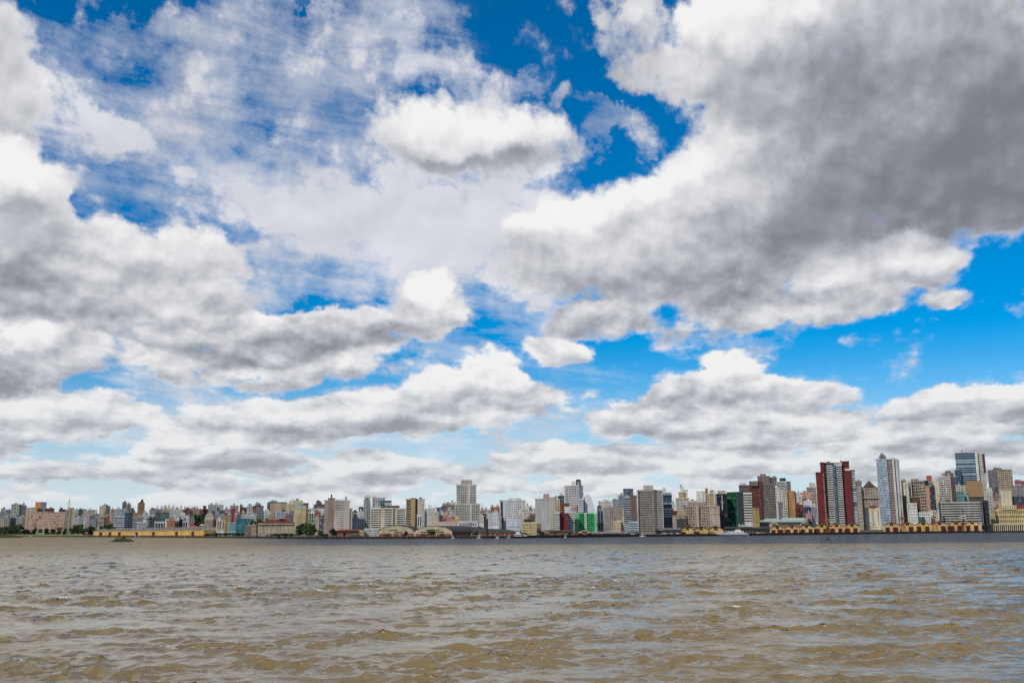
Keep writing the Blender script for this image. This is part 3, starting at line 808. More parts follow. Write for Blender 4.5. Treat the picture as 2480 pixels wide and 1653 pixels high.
# ================================================================== crop 3
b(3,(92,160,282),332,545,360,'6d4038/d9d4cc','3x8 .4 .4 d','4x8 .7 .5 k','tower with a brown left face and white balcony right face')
b(3,(290,395),432,555,300,'dcdcd8','4x6 .4 .4 d','','white square block below the left end of the broad salmon slab',group=HG)
b(3,(400,505),460,560,290,'cbb8ac','4x4 .4 .4 d','','pinkish low block right of the white square block',group=HG)
b(3,(350,405,702),266,440,430,'5a6a60/dfbd9f','2x8 .8 .5 k','14x8 .3 .35 d','broad salmon apartment slab with a dark green end on the hilltop')
b(3,(702,842),300,440,440,'d5c091','6x7 .4 .4 d','','pale yellow apartment block right of the broad salmon slab')
b(3,(745,985),240,320,470,'ece0c6','9x4 .5 .45 d','','cream slab rising behind the pale yellow apartment block')
b(3,(980,1082),286,520,250,'86633f','','','plain brown slab behind the pyramid-topped tower',top=[])
b(3,(505,722),440,580,200,'b9c6d2','6x4 .6 .5 d','','light blue balcony block behind the red-roofed silo')
b(3,(722,822),482,600,190,'8a8794','4x5 .6 .5 d','','grey violet block left of the pyramid-topped tower')
b(3,(1185,1236,1372),305,400,330,'5c5250/b49a92','2x3 .6 .5 d','5x3 .7 .6 d','grey pink penthouse block left of the tall white slab')
b(3,(1180,1372),385,460,260,'dfe2e4','7x3 .5 .45 d','','white block under the grey pink penthouse block')
b(3,(1192,1302),440,600,180,'c06a3e','5x6 .5 .45 d','','orange brick block left of the tall white slab')
b(3,(1090,1182),450,620,150,'dfe4e2','2x3 .85 .9 g','','dark green glass block in a white frame right of the pyramid-topped tower')
b(3,(1272,1372),508,800,90,'6d5f72','2x8 .45 .55 w','','purple-grey block with pale windows against the tall white slab',each=True)
b(3,(1192,1272),560,740,100,'d4c9a8','3x5 .4 .4 d','','cream small block above the dark riverside trees')
comp('tall white hotel slab with a brown core and dotted windows, left of centre','office_tower',3,75,[
 ((1550,1732),228,410,'d8cfc2','1x6 1 .42 k','',dict(top=[],depth=16)),
 ((1550,1732),405,850,'d3c6b6','14x12 .35 .38 k','',dict(off=.3,top=[],cap=False,depth=10)),
 ((1370,1437),238,850,'b9b3a2','2x18 .3 .35 d','',dict(off=.5,top=[],depth=16)),
 ((1435,1552),200,850,'a58c7e','','',dict(off=1.2,top=[(.35,.6,4,'8a6658')],depth=10)),
 ((1730,1818),240,850,'d9ccba','2x18 .3 .35 d','',dict(off=.8,top=[(.05,.35,4,'8d8a86')],depth=16)),
 ((1816,1862),382,850,'cdc2b4','1x14 .4 .4 d','',dict(off=-.5,top=[],depth=14))],each=True,cat='tower')
b(3,(1885,1985),462,560,330,'e6ddd0','3x3 .4 .4 d','','small white block with a dark rooftop tank right of the tall hotel slab',top=[(.1,.5,4,'3a3230')])
b(3,(1980,2062),356,440,300,'3d4652','3x5 .8 .6 b','','small dark blue glass tower left of the grey pyramid-capped tower',top=[])
b(3,(1965,2062),436,560,260,'dfe0e2','3x4 .4 .4 d','','white plain block below the small dark blue glass tower')
b(3,(1820,1962),540,740,110,'c2c0d0','3x6 .35 .5 d','','pale lilac block right of the tall hotel slab')
b(3,(1958,2068),560,740,118,'c9ccd0','3x6 .6 .5 k','','white-grey balcony block left of the grey pyramid-capped tower')
b(3,(1990,2072),776,850,14,'dcc78c','3x2 .6 .5 d','','small pale yellow two-storey house on the quay',name='house',cat='house',top=[])
b(3,(2085,2330),740,860,25,'d8d4cc','9x3 .5 .45 k','','white low block with small windows at the foot of the balcony building',top=[])
# ================================================================== crop 4
comp('light grey slab with a teal glass top floor behind the balcony building','office_tower',4,230,[
 ((10,242),405,590,'c4c5c3','5x1 .3 .94 d','',dict(depth=12,top=[(.05,.25,2,None)])),
 ((145,352),460,520,'5f8f98','6x2 .85 .7 T','',dict(hang=True,off=3,top=[])),((238,358),505,590,'d9d9d6','4x3 .4 .4 d','',dict(off=6,top=[]))],cat='tower')
comp('wide balcony building with white parapets and beige columns left of the arched warehouses','apartment_building',4,48,[
 ((-22,185),592,1060,'dcd6c6','4x12 .92 .5 k .9','',dict(top=[])),
 ((185,218),580,1060,'d0be96','','',dict(off=1.4,top=[],cap=False)),
 ((218,370),592,1060,'dcd6c6','2x12 .95 .5 k .9','',dict(top=[])),
 ((370,387),584,1060,'d0be96','','',dict(off=1.4,top=[],cap=False)),
 ((387,420),592,1060,'b9b09c','1x12 .8 .5 k .5','',dict(top=[])),
 ((420,444),584,1060,'d0be96','','',dict(off=1.4,top=[],cap=False)),
 ((444,612),598,1060,'dcd6c6','2x12 .95 .5 k .9','',dict(top=[])),
 ((170,492),556,600,'7d6152','8x1 .6 .4 d','',dict(hang=True,off=-3,top=[]))],each=True)
comp('beige tower with balconies on its left and a pale dotted right wall','apartment_tower',4,120,[
 ((618,702),436,890,'b5a27c','1x10 1 .5 k .9','',dict(top=[])),
 ((700,780),416,890,'b59a6c','','',dict(off=1,top=[])),
 ((778,822),432,890,'6b5a44','1x10 1 .5 k','',dict(off=-1,top=[])),
 ((820,946),436,890,'d6ccb8','3x12 .28 .3 d','',dict(off=.6,top=[(.2,.6,2,'7a4a3a')]))],each=True,cat='tower')
b(4,(810,902),720,915,95,'e2e2e4','2x1 .55 .9 b','','white block with two tall dark glass strips above the brick warehouses',top=[],each=True)
b(4,(900,985),684,910,130,'dcdad2','3x6 .45 .45 d','','white windowed block right of the two-strip block')
b(4,(960,1135),600,700,230,'d8d6d0','6x3 .45 .45 d','','white stepped block on top of the hill right of the beige tower',top=[(.3,.6,4,None)])
b(4,(1060,1182),655,850,160,'d5cbb2','4x6 .4 .4 d','','cream block right of the white stepped block')
b(4,(1118,1236),585,690,330,'1f74a8','4x3 .9 .85 b','','bright blue cube-like block on the hill left of the central tower',top=[])
b(4,(1238,1320),562,690,380,'86655a','4x4 .5 .5 d','','brown block right of the bright blue block')
b(4,(1290,1482),540,650,420,'8f827a','8x4 .5 .5 d','','grey-brown hilltop block left of the central tower')
b(4,(1400,1502),487,560,460,'e6ddcf','4x2 .5 .4 d','','white hilltop block touching the left of the central tower')
b(4,(1310,1482),630,760,300,'b9b4b0','8x5 .5 .5 d','','grey windowed block at the foot of the grey-brown hilltop block')
b(4,(1205,1372),720,850,170,'d3aaa2','5x3 .3 .3 d','','pink block below the bright blue block')
b(4,(1330,1482),720,830,190,'d4d4d0','5x3 .4 .4 d','','white low block left of the central tower')
b(4,(1100,1545),842,915,70,'dcbdb4','10x1 .2 .3 d','','long pale pink low building behind the arched warehouse',top=[])
b(4,(1425,1620),800,850,110,'cfa25a','8x1 .5 .5 d','','yellow-orange low block between the pink building and white portico')
b(4,(1545,1885),832,910,60,'e6e6e4','9x1 .55 .8 d','','white portico building at the foot of the central tower',top=[],each=True)
comp('tall grey cream central tower with a wider lower half','apartment_tower',4,190,[
 ((1512,1866),178,520,'c9c6ba','10x11 .74 .5 k .5','',dict(depth=18,top=[(.22,.78,5,'b7a89a')])),
 ((1478,1932),520,910,'cfccc0','13x13 .8 .5 k .5','',dict(off=3,depth=22,top=[])),
 ((1745,1785),520,910,'d6d3c8','','',dict(off=4,top=[],cap=False)),
 ((1700,1760),178,520,'c6c3b8','','',dict(off=.8,top=[],cap=False,depth=8))],each=True,cat='tower')
b(4,(1935,2002),640,850,260,'b9804e','2x7 .5 .5 d','','orange-brown narrow block right of the central tower')
b(4,(1990,2112),622,760,320,'c6c0b8','5x5 .5 .45 d','','grey cream block behind the orange-brown narrow block')
b(4,(2000,2066),750,870,150,'3a2f2c','2x3 .6 .6 d','','small dark brown block left of the white dotted block')
b(4,(2068,2262),692,880,140,'dfe0e2','7x6 .4 .45 d','','white dotted block left of the white office with paired windows',each=True)
b(4,(2118,2282),582,700,260,'bd7f5c','4x3 .4 .4 d','','terracotta block behind the white dotted block')
# ================================================================== crop 5
comp('white office block with paired windows and a glass strip on its left','office_building',5,190,[
 ((75,150),452,900,'c3cdd2','1x1 .55 .95 b','',dict(top=[])),
 ((148,535),452,900,'e0e2e2','11x14 .45 .45 d','',dict(off=.5,depth=18,top=[(.2,.8,2.5,None)]))],each=True)
b(5,(530,602),550,690,460,'eadfc9','3x4 .3 .3 d','','sunlit cream block right of the white office with paired windows')
b(5,(600,668),576,700,470,'efe9dc','','','sunlit plain white block left of the big blank grey wall')
b(5,(190,462),802,910,90,'ccd0d8','3x1 .2 .2 d','','pale lilac low block behind the dark warehouse roof',top=[])
b(5,(290,495),705,810,150,'d8d4cc','6x3 .4 .4 d','','whitish cluttered block in front of the paired-window office')
b(5,(500,602),660,800,170,'d9ccbb','3x4 .35 .4 d','','cream square block left of the brown columned block')
b(5,(600,708),702,860,150,'8a7866','3x1 .5 .9 k','','brown columned block left of the big blank grey wall')
b(5,(508,640),800,860,60,'4a4a50','','','dark slate roof box behind the cream four-storey building',top=[])
b(5,(460,732),852,1060,28,'dcc98f','9x4 .5 .5 n','','cream four-storey building on the quay behind the tugboat',each=True,top=[])
b(5,(730,818),872,1000,45,'9c8876','3x3 .4 .5 d','','brown small block right of the cream four-storey building',top=[])
comp('tall block with a big blank grey wall and one column of paired windows','apartment_building',5,125,[
 ((708,972),430,975,'b9b6b2','','',dict(depth=16,top=[(.55,.95,5,'b39a92')])),
 ((970,1052),400,975,'cfc7b4','2x15 .4 .45 d','',dict(off=.6,depth=16,top=[]))],each=True)
b(5,(1045,1145),435,680,180,'d2c4a2','2x8 .4 .6 k','','cream narrow block right of the big blank grey wall')
b(5,(1110,1226),376,500,320,'5d6660','4x4 .6 .6 d','','dark grey-green block left of the white gridded tower')
b(5,(1145,1312),512,660,210,'8e5730','2x3 .3 .5 k','','brown block below the white gridded tower',top=[])
b(5,(1230,1335),575,670,150,'e3e3e1','2x1 .3 .3 d','','small white block in front of the brown block',top=[])
b(5,(1230,1480,1556),190,640,260,'cfcbc8/f0eeea','8x14 .72 .55 k','','white gridded tower with a blank white right side',cat='tower',name='apartment_tower',each=True,top=[(.5,.95,5,'e2e0dc'),(.8,.92,7,'3a3a3a')])
b(5,(1478,1562),432,680,200,'e2e4e6','1x7 1 .35 b','','white block with dark blue bands left of the slanted white building')
b(5,(1050,1142),672,965,44,'dcdcd8','1x8 1 .5 k','','white banded end of the block left of the maroon panel',each=True,top=[])
b(5,(1140,1288),690,970,42,'7d2f30','','','maroon blank panel block left of the green building',top=[])
b(5,(1286,1402),668,965,44,'d6d6cc','3x8 .72 .5 k','','white block with dark openings left of the green building',each=True,top=[])
comp('bright green apartment building with mint corners behind the market sheds','apartment_building',5,46,[
 ((1400,1492),690,970,'74cf90','3x7 .5 .5 g','',dict(top=[])),
 ((1490,1588),692,970,'00994a','4x7 .7 .5 g','',dict(off=.8,top=[])),
 ((1586,1624),686,970,'c8e6c8','1x7 .5 .5 g','',dict(off=1.2,top=[])),
 ((1622,1768),692,970,'00b05a','6x7 .7 .5 g','',dict(off=.6,top=[])),
 ((1766,1808),690,970,'b5dcb8','1x7 .5 .5 g','',dict(off=1.2,top=[]))],each=True)
b(5,(1805,1922),620,960,62,'8d9298','2x1 .75 .95 b','','dark glass block right of the green building',each=True,top=[(.05,.7,4,'55626a')])
b(5,(1825,2075),470,580,240,'d8cfbd','7x3 .35 .35 d','','cream block behind the dark glass block right of the green building')
b(5,(1928,2112),582,950,110,'a89f95','4x9 .3 .5 d','','stone grey block with vertical lines right of the dark glass block',each=True)
b(5,(2080,2280),435,600,330,'9fa9b4','8x5 .6 .5 d','','blue-grey stepped block left of the blue-grey tower')
b(5,(2110,2260),600,830,160,'b5a99c','6x6 .5 .5 d','','stone block behind the small cream three-storey house')
b(5,(2090,2232),832,960,35,'dcc9a0','5x3 .45 .5 d','','small cream three-storey house right of the stone grey block',name='house',cat='house',top=[])
# ================================================================== crop 6
b(6,(68,246),396,560,320,'5d6b7c','7x4 .7 .5 b','','blue-grey tower left of the big grey gridded tower',top=[])
b(6,(-20,90),520,760,250,'8f9aa6','5x6 .6 .5 d','','pale blue-grey stepped block below the blue-grey tower')
b(6,(75,216),546,990,95,'a3a5aa','1x11 1 .45 d','','grey striped narrow block left of the plain brown slab',each=True)
b(6,(205,308),522,1000,80,'76675c','','','plain brown-grey slab against the big grey gridded tower',top=[])
b(6,(172,330),985,1150,30,'b9cdd2','1x4 1 .45 b','','pale blue banded low block at the foot of the big grey gridded tower',top=[],each=True)
b(6,(-30,76),962,1130,40,'d6c795','4x3 .4 .45 d','','yellow cream low building left of the pale blue banded block',top=[])
comp('big grey gridded tower with a dark vertical seam, right of centre','office_tower',6,42,[
 ((310,330),424,1160,'c9c5bf','','',dict(top=[],off=.5)),
 ((328,606),424,1160,'a79c94','16x18 .72 .55 k','',dict(depth=20,top=[(.36,1.0,5,'b9b0a8')])),
 ((604,652),420,1160,'6f675f','','',dict(top=[],off=.3)),
 ((650,762),424,1160,'b0a69c','5x18 .7 .5 d','',dict(top=[],off=.2)),
 ((760,772),430,1160,'c9c5bf','','',dict(top=[],off=.5))],each=True,cat='tower')
comp('dark blue glass tower with white bands beside the big grey gridded tower','office_tower',6,62,[
 ((768,925),470,520,'a9b3b6','5x1 .5 .3 d','',dict(hang=True,top=[(0,.4,5,'cfd2d2')],depth=10)),
 ((766,932),516,1100,'31434f','1x12 1 .8 b','',dict(off=.5,top=[])),
 ((766,934),752,890,'b9c4c8','1x3 1 .5 b','',dict(hang=True,off=1.0,top=[],cap=False,depth=6))],each=True,cat='tower')
comp('cream ornate stepped tower with a white cylinder top, far behind','apartment_tower',6,420,[
 ((1055,1150),452,620,'d2b490','3x4 .4 .5 d','',dict(top=[])),((1075,1145),362,460,'e9e6e2','2x3 .3 .4 d','',dict(off=-3,depth=9,top=[(.1,.5,3,'6a6a6a')])),
 ((1120,1216),412,620,'ecdcc6','2x5 .3 .4 d','',dict(off=-2,top=[])),((1000,1240),560,700,'d6bf9e','8x3 .4 .5 d','',dict(off=3,top=[]))],cat='tower')
b(6,(1130,1332),612,760,260,'d9d0bd','6x3 .3 .4 d','','cream blank block below the ornate stepped tower',top=[(.7,.98,2,'3a3a40')])
b(6,(1020,1140),622,800,230,'c9c6c2','5x4 .6 .5 d','','white balcony block left of the cream blank block')
b(6,(930,1030),795,880,150,'7a4238','3x1 .5 .5 d','','small red-brown roofed block above the beige blank wall')
b(6,(1030,1168),830,900,130,'c9b9a2','','','cream plain low block left of the stone palace',top=[])
b(6,(928,990),672,800,210,'dcd8cf','2x3 .4 .4 d','','white narrow block right of the dark blue glass tower')
comp('brown stone palace with rows of tall windows and a lower blank left wing','office_building',6,68,[
 ((1172,1582),700,1090,'b09a88','10x8 .5 .58 d','',dict(depth=24,top=[(.1,.95,4,'9a8d8a')])),
 ((1568,1782),712,1090,'b8a490','5x8 .35 .5 s','',dict(off=1.2,depth=24,top=[])),
 ((940,1174),872,1090,'b09c88','','',dict(off=.6,top=[])),
 ((1360,1412),700,1090,'bba896','','',dict(off=.8,top=[],cap=False)),
 ((1162,1784),818,838,'c0ad9a','','',dict(hang=True,off=2.0,top=[],cap=False,depth=3))],each=True)
comp('cream tower with a yellow banded right half behind the stone palace','apartment_tower',6,270,[
 ((1370,1535),440,660,'dcd8c6','2x8 .12 .6 d','',dict(top=[])),((1533,1682),470,680,'dcc48e','4x6 .8 .5 d','',dict(off=.6,top=[(0,.3,6,'b0503a'),(.5,1.0,4,'8fa3ad')]))],cat='tower')
b(6,(1680,1732),490,700,265,'c9c2ba','1x6 .4 .4 d','','pale narrow block left of the dark tower')
comp('near-black glass tower with one white vertical line','office_tower',6,90,[
 ((1725,1915),490,1080,'2a2c38','3x16 .85 .7 k','',dict(top=[(.1,.9,4,'b9aa94')])),
 ((1818,1832),495,770,'c9cbcc','','',dict(hang=True,off=.8,depth=2,top=[],cap=False))],cat='tower',each=True)
b(6,(1912,2090,2192),455,1080,82,'2f6b55/7c7d7e','3x18 .9 .85 g','2x16 .4 .4 d','green glass tower with a grey right side',cat='tower',name='office_tower',each=True,top=[])
# ================================================================== crop 7
b(7,(-20,132),742,1200,78,'e6e2da','1x11 1 .5 k','','white banded block left of the red-brown stepped tower',each=True,top=[])
b(7,(-70,112),622,760,250,'6d625c','6x4 .5 .5 d','','dark grey-brown block behind the white banded block')
comp('tall red-brown and grey stepped tower with a craggy top','apartment_tower',7,150,[
 ((95,285),560,1140,'6f3a30','7x15 .4 .45 k','',dict(top=[],depth=18)),
 ((210,505),602,1140,'7c736a','12x13 .5 .5 k','',dict(off=1.0,top=[],depth=18)),
 ((225,420),478,610,'877a6e','8x4 .5 .5 d','',dict(hang=True,off=-3,top=[(.2,.7,3,None)],depth=12)),
 ((408,530),500,610,'7f7a76','5x3 .6 .5 d','',dict(hang=True,off=-4,top=[(.4,.9,2,None)],depth=12)),
 ((120,230),570,620,'8f8478','4x2 .5 .5 d','',dict(hang=True,off=1.5,top=[],depth=8))],each=True,cat='tower')
b(7,(133,185,246),986,1190,62,'b9a888/d8b25a','1x5 .3 .4 d','2x5 .4 .5 d','small cream block with an ochre right face left of the green-roofed hall',top=[])
b(7,(540,682,746),560,740,330,'cfd2cc/ded3b8','1x7 1 .5 k','2x6 .4 .4 d','white balcony tower with a cream right side and green roof garden',top=[(.2,.6,5,'2f5a3a')])
b(7,(500,572),652,880,240,'d6d4d0','2x7 .4 .4 d','','white narrow block below the white balcony tower')
b(7,(548,626),890,1130,120,'8d8c8e','3x6 .6 .5 d','','grey balcony block left of the tan slab')
comp('tan slab beside a cream windowed wing above the green-roofed hall','apartment_building',7,135,[
 ((690,812),716,1120,'bb8a58','','',dict(top=[],depth=14)),((810,832),730,1120,'a07850','','',dict(off=-2,top=[])),
 ((622,692),722,1120,'d3c7b0','2x10 .6 .5 d','',dict(off=.8,top=[]))],each=True)
b(7,(570,640),736,900,200,'d9d2c0','2x5 .3 .4 d','','cream narrow block behind the cream windowed wing')
b(7,(820,892),752,900,330,'d6d8dc','2x5 .35 .5 b','','white and blue narrow block right of the tan slab')
b(7,(898,1082),732,900,370,'dba68c','5x5 .4 .4 d','','salmon pink block between the tan slab and the red tower')
b(7,(1000,1152),655,760,410,'a5a4a0','5x3 .8 .5 d','','grey rounded block left of the red tower',top=[(.3,.95,7,'c3b6a4')])
b(7,(1080,1160),760,950,230,'b59a86','3x5 .5 .5 d','','beige pink block tucked behind the left of the red tower')
b(7,(842,952),932,1100,120,'7d3a34','4x4 .5 .5 d','','small dark red block above the green-roofed hall')
b(7,(952,1088),872,980,190,'e0e2e2','3x3 .3 .3 d','','white stepped block left of the red tower')
b(7,(958,1082),972,1100,100,'3a5068','5x3 .6 .5 d','','dark blue small block above the green-roofed hall')
b(7,(1078,1172),952,1200,75,'c9ccd0','4x1 .6 .95 d','','dark block with white vertical fins beside the red tower',each=True)
b(7,(985,1082),1082,1190,70,'c9939a','4x3 .4 .4 d','','small pink block at the foot of the red tower')
comp('tall dark red tower with white balcony floors and a teal centre strip','apartment_tower',7,62,[
 ((1306,1420),272,1230,'3f5560','1x26 1 .5 k .5','',dict(top=[],depth=20)),
 ((1306,1562),262,300,'b9b2a8','','',dict(hang=True,off=.6,top=[(.05,.25,2,'5a5a5a'),(.9,.98,3,'5a5a5a')],depth=18)),
 ((1312,1412),300,1230,'c9c6bf','1x26 1 .5 k .8','',dict(off=.9,top=[],cap=False)),
 ((1410,1452),300,1230,'2c5a68','2x26 .45 .35 w','',dict(off=1.4,top=[],cap=False)),
 ((1450,1556),300,1230,'c9c6bf','1x26 1 .5 k .8','',dict(off=.9,top=[],cap=False)),
 ((1215,1282),262,1230,'762c2c','','',dict(off=.4,top=[])),
 ((1268,1310),268,1230,'2f3f44','1x26 1 .5 k','',dict(off=-.6,top=[])),
 ((1145,1262),418,1230,'772e2e','','',dict(off=2.0,top=[])),
 ((1256,1280),422,1230,'9a5a54','1x24 .5 .35 w','',dict(off=2.2,top=[],cap=False)),
 ((1552,1672),244,1230,'702928','','',dict(off=-.6,top=[])),
 ((1588,1702),392,1230,'772f2f','','',dict(off=2.0,top=[(.2,.8,3,'d6cfc6')])),
 ((1700,1762),382,1230,'6a7886','1x24 1 .5 w .5','',dict(off=.5,top=[]))],each=True,cat='tower')
b(7,(1772,1872),556,680,260,'8d857c','4x4 .5 .5 d','','grey block behind the right shoulder of the red tower')
comp('grey stone palace tower with a pyramid roof right of the red tower','office_tower',7,115,[
 ((1862,2135),648,1280,'ab9d8b','6x11 .34 .42 d','',dict(top=[],depth=26)),
 ((1800,1866),642,1280,'b0a492','2x11 .3 .4 d','',dict(off=.8,top=[])),
 ((1796,2140),800,822,'b9ac9a','','',dict(hang=True,off=1.8,top=[],cap=False,depth=3))],each=True,cat='tower')
b(7,(1928,2162),990,1270,48,'e6d3a6','5x1 .35 .9 s','','cream building with tall windows under a brown dome, right of the red tower',each=True,top=[(0,1,1.5,'e0b870')])
# ================================================================== crop 8
comp('tall blue-grey glass tower with a brown strip and white right side','office_tower',8,72,[
 ((10,180),208,1230,'a9b8c4','12x26 .8 .62 s','',dict(depth=24,top=[(.25,.98,4.5,'9a9694'),(.4,.82,7,'8d8a8a'),(.55,.62,9.5,'77777a')])),
 ((176,262),208,1230,'a3a09c','4x26 .8 .62 r','',dict(off=.05,depth=24,top=[])),
 ((256,292),196,1230,'d8d2c2','','',dict(off=.8,top=[])),
 ((290,345),205,1230,'c9c6c4','','',dict(off=-2,top=[])),
 ((343,378),225,1230,'e9e6e4','2x1 .2 .9 d','',dict(off=-4,top=[]))],each=True,cat='tower')
b(8,(402,482),545,790,230,'8a7a6a','3x7 .5 .5 d','','brownish block right of the tall blue-grey glass tower')
b(8,(412,486),792,1200,85,'7d6a5c','2x4 .2 .3 d','','brown narrow wall block beside the white side of the glass tower',top=[])
b(8,(440,520),590,900,190,'d6cfb4','1x8 .3 .5 d','','cream narrow slab left of the grey gridded block')
comp('grey beige gridded block with a blank salmon right edge','apartment_building',8,165,[
 ((560,770),548,1030,'a89c8c','6x10 .78 .6 k','',dict(top=[(0,.6,3,'8d7f70')])),((508,566),560,900,'c3bca8','2x7 .4 .5 d','',dict(off=.5,top=[])),
 ((695,790),632,1030,'b3a48e','3x8 .78 .6 k','',dict(off=3,top=[])),((788,852),632,1030,'c0907a','','',dict(off=3.5,top=[]))],each=True)
b(8,(760,826),548,660,250,'2f2f38','','','dark blank block left of the red-orange rooftop box',top=[])
b(8,(806,888),472,560,270,'c0503a','','','red-orange box on the skyline left of the white apartment tower',top=[])
b(8,(826,920),560,680,240,'8c9a9a','3x2 .5 .5 d','','grey-green block under the red-orange box',top=[])
b(8,(846,942),650,1020,150,'4a4648','3x10 .7 .6 d','','dark windowed strip building right of the salmon edge')
b(8,(905,992),560,900,225,'d9cfae','2x9 .2 .3 d','','cream slab left of the white apartment tower')
b(8,(985,1182,1256),482,870,245,'c9c4be/b5917a','5x11 .8 .45 d','3x10 .4 .4 d','white apartment tower with a brown right side',name='apartment_tower',cat='tower',each=True,top=[(.3,1.0,6,'a9a29a'),(.6,.8,9,'8a857e')])
comp('white low office with small windows at the foot of the grey gridded block','office_building',8,42,[
 ((515,655),905,1200,'e2e0d8','5x6 .5 .4 d','',dict(top=[])),((650,868),1050,1200,'dfe0dc','6x3 .6 .45 d','',dict(top=[])),
 ((680,778),1112,1200,'6f6f6c','2x1 .8 .9 g','',dict(off=1,top=[],cap=False)),((565,705),820,905,'6d4438','3x2 .3 .4 d','',dict(off=-14,top=[]))],each=True)
b(8,(865,1000),1020,1200,44,'d9d9d2','4x4 .5 .4 g','','white low block behind the crane with the long jib',top=[])
comp('dark blue glass tower with white bands and a white right face, far right','office_tower',8,340,[
 ((1256,1570),100,870,'8fa0ac','1x24 1 .62 b','',dict(depth=20,top=[(.35,.38,6,'555555'),(.95,1.0,4,'777777')])),
 ((1540,1612),92,870,'d9e0d6','','',dict(off=.8,top=[])),
 ((1610,1720),108,870,'d0cbc2','4x22 .6 .45 d','',dict(off=-2,top=[])),
 ((1690,1728),130,420,'5a2f2c','','',dict(hang=True,off=-1,top=[],depth=4)),
 ((1252,1345),380,870,'4f6474','3x14 .8 .6 b','',dict(off=1.5,top=[]))],cat='tower',each=True)
b(8,(1270,1345),622,880,160,'c3bfb4','2x8 .6 .5 d','','pale balcony block in front of the dark blue glass tower')
b(8,(1280,1402),722,880,140,'7fa39c','1x5 1 .55 T','','green-tinted glass block above the grey striped building')
b(8,(1340,1425),620,740,170,'b9a98c','','','tan stub block left of the brown rounded building',top=[])
b(8,(1400,1470),790,900,150,'a8a29e','2x3 .4 .4 d','','grey small block under the left edge of the brown rounded building')
b(8,(1775,1930,2162),372,660,350,'8a8786/cbb795','5x9 .5 .5 d','7x9 .6 .5 d','high apartment tower with a grey left face and cream right face, far right',name='apartment_tower',cat='tower',each=True)
b(8,(1755,1842),672,800,200,'e2e2e0','2x3 .4 .4 d','','white block right of the brown rounded building')
b(8,(1770,1862),800,1220,110,'a9a8a8','1x8 .2 .3 d','','grey narrow slab left of the yellow classical building',top=[])
b(8,(1850,1992),872,1000,120,'b39a80','1x1 .2 .2 d','','tan blank block above the yellow classical building',top=[])
b(8,(1978,2152),712,940,130,'dccfae','','','cream blank wall block above the yellow classical building',top=[])
b(8,(1890,1990),770,880,220,'9c8a86','4x2 .4 .4 d','','mauve brown block left of the cream blank wall')
b(8,(2148,2360),622,800,180,'8a8488','3x4 .2 .4 d','','grey-purple block at the right edge of the picture')
b(8,(2150,2360),800,940,110,'4d535c','14x2 .6 .85 b','','dark glass finned block at the right edge',top=[])
b(8,(2200,2360),552,640,320,'b5607a','6x2 .5 .5 d','','rose coloured block on the skyline at the right edge')
comp('grey striped office block with a dark right side behind the cranes','office_building',8,55,[
 ((985,1655),882,1200,'bdbab4','1x8 1 .5 k .5','',dict(depth=20,top=[(.05,.2,2,None)])),
 ((982,1000),884,1200,'a9a6a2','','',dict(off=.9,top=[],cap=False,depth=4)),
 ((1655,1690),880,1200,'77777e','1x8 .4 .5 d','',dict(off=-1,top=[],depth=18)),
 ((1688,1785),868,1200,'3f3f44','3x7 .6 .5 k','',dict(off=-8,top=[],depth=14))],each=True)
comp('yellow classical stone building at the right edge above the arcade','office_building',8,34,[
 ((1885,2360),998,1220,'d3bb80','16x3 .46 .58 k','',dict(depth=22,top=[])),
 ((1812,1890),1000,1220,'b8a578','2x3 .3 .4 d','',dict(off=-2,top=[])),
 ((2000,2232),942,1000,'d9c694','6x1 .4 .5 d','',dict(hang=True,off=-3,top=[(.2,.8,1.2,'d0c4a4')])),
 ((2228,2360),925,1000,'8a3f38','','',dict(off=-6,top=[]))],each=True)
print('windows as objects', NWIN[0], 'buildings', _cnt[0])
# ================================================================== special things, measured on the same crops
class Fr:
    """local frame of a thing: x to the right, y away from the river, z = height above the water"""
    def __init__(s, k, xa, xb, yref, d, name, label, cat, group=None, rot=0.0, z0=None, Y=None):
        s.k = k; s.xm = (xa + xb) / 2
        px = kx(k, s.xm); Yd = (max(shore_px(kx(k, xa)), shore_px(kx(k, xb)), shore_px(px)) + d if d > 0 else shore_px(px) + d) if Y is None else Y
        p = P(px, ky(k, yref), Yd)
        s.Y = Yd; s.px = px; s.ph = math.atan2(p.x, p.y); s.R = math.hypot(p.x, p.y)
        s.base = ground(p.x, p.y) if z0 is None else z0
        s.root = empty(name, (p.x, p.y, s.base), -s.ph + rot)
        s.root.matrix_basis = Matrix.Translation((p.x, p.y, s.base)) @ Matrix.Rotation(-s.ph + rot, 4, 'Z')
        tag(s.root, label, cat, group)
        s.M = Matrix.Translation((0, 0, -s.base))
    def X(s, x):
        r = ray(kx(s.k, x), ky(s.k, 800)); return s.R * math.tan(math.atan2(r.x, r.y) - s.ph)
    def Z(s, y): return P(s.px, ky(s.k, y), s.Y).z
    def build(s, mb, name, mats, parent=None, smooth=False, kind=None):
        if parent is None: return mb.build(name, mats, s.root, s.M, smooth, kind) if False else _fb(mb, name, mats, s.root, s.M, smooth, kind)
        return _fb(mb, name, mats, parent, Matrix.Identity(4), smooth, kind)
def _fb(mb, name, mats, parent, M, smooth, kind):
    return mb.build(name, mats, parent, M, smooth, kind)
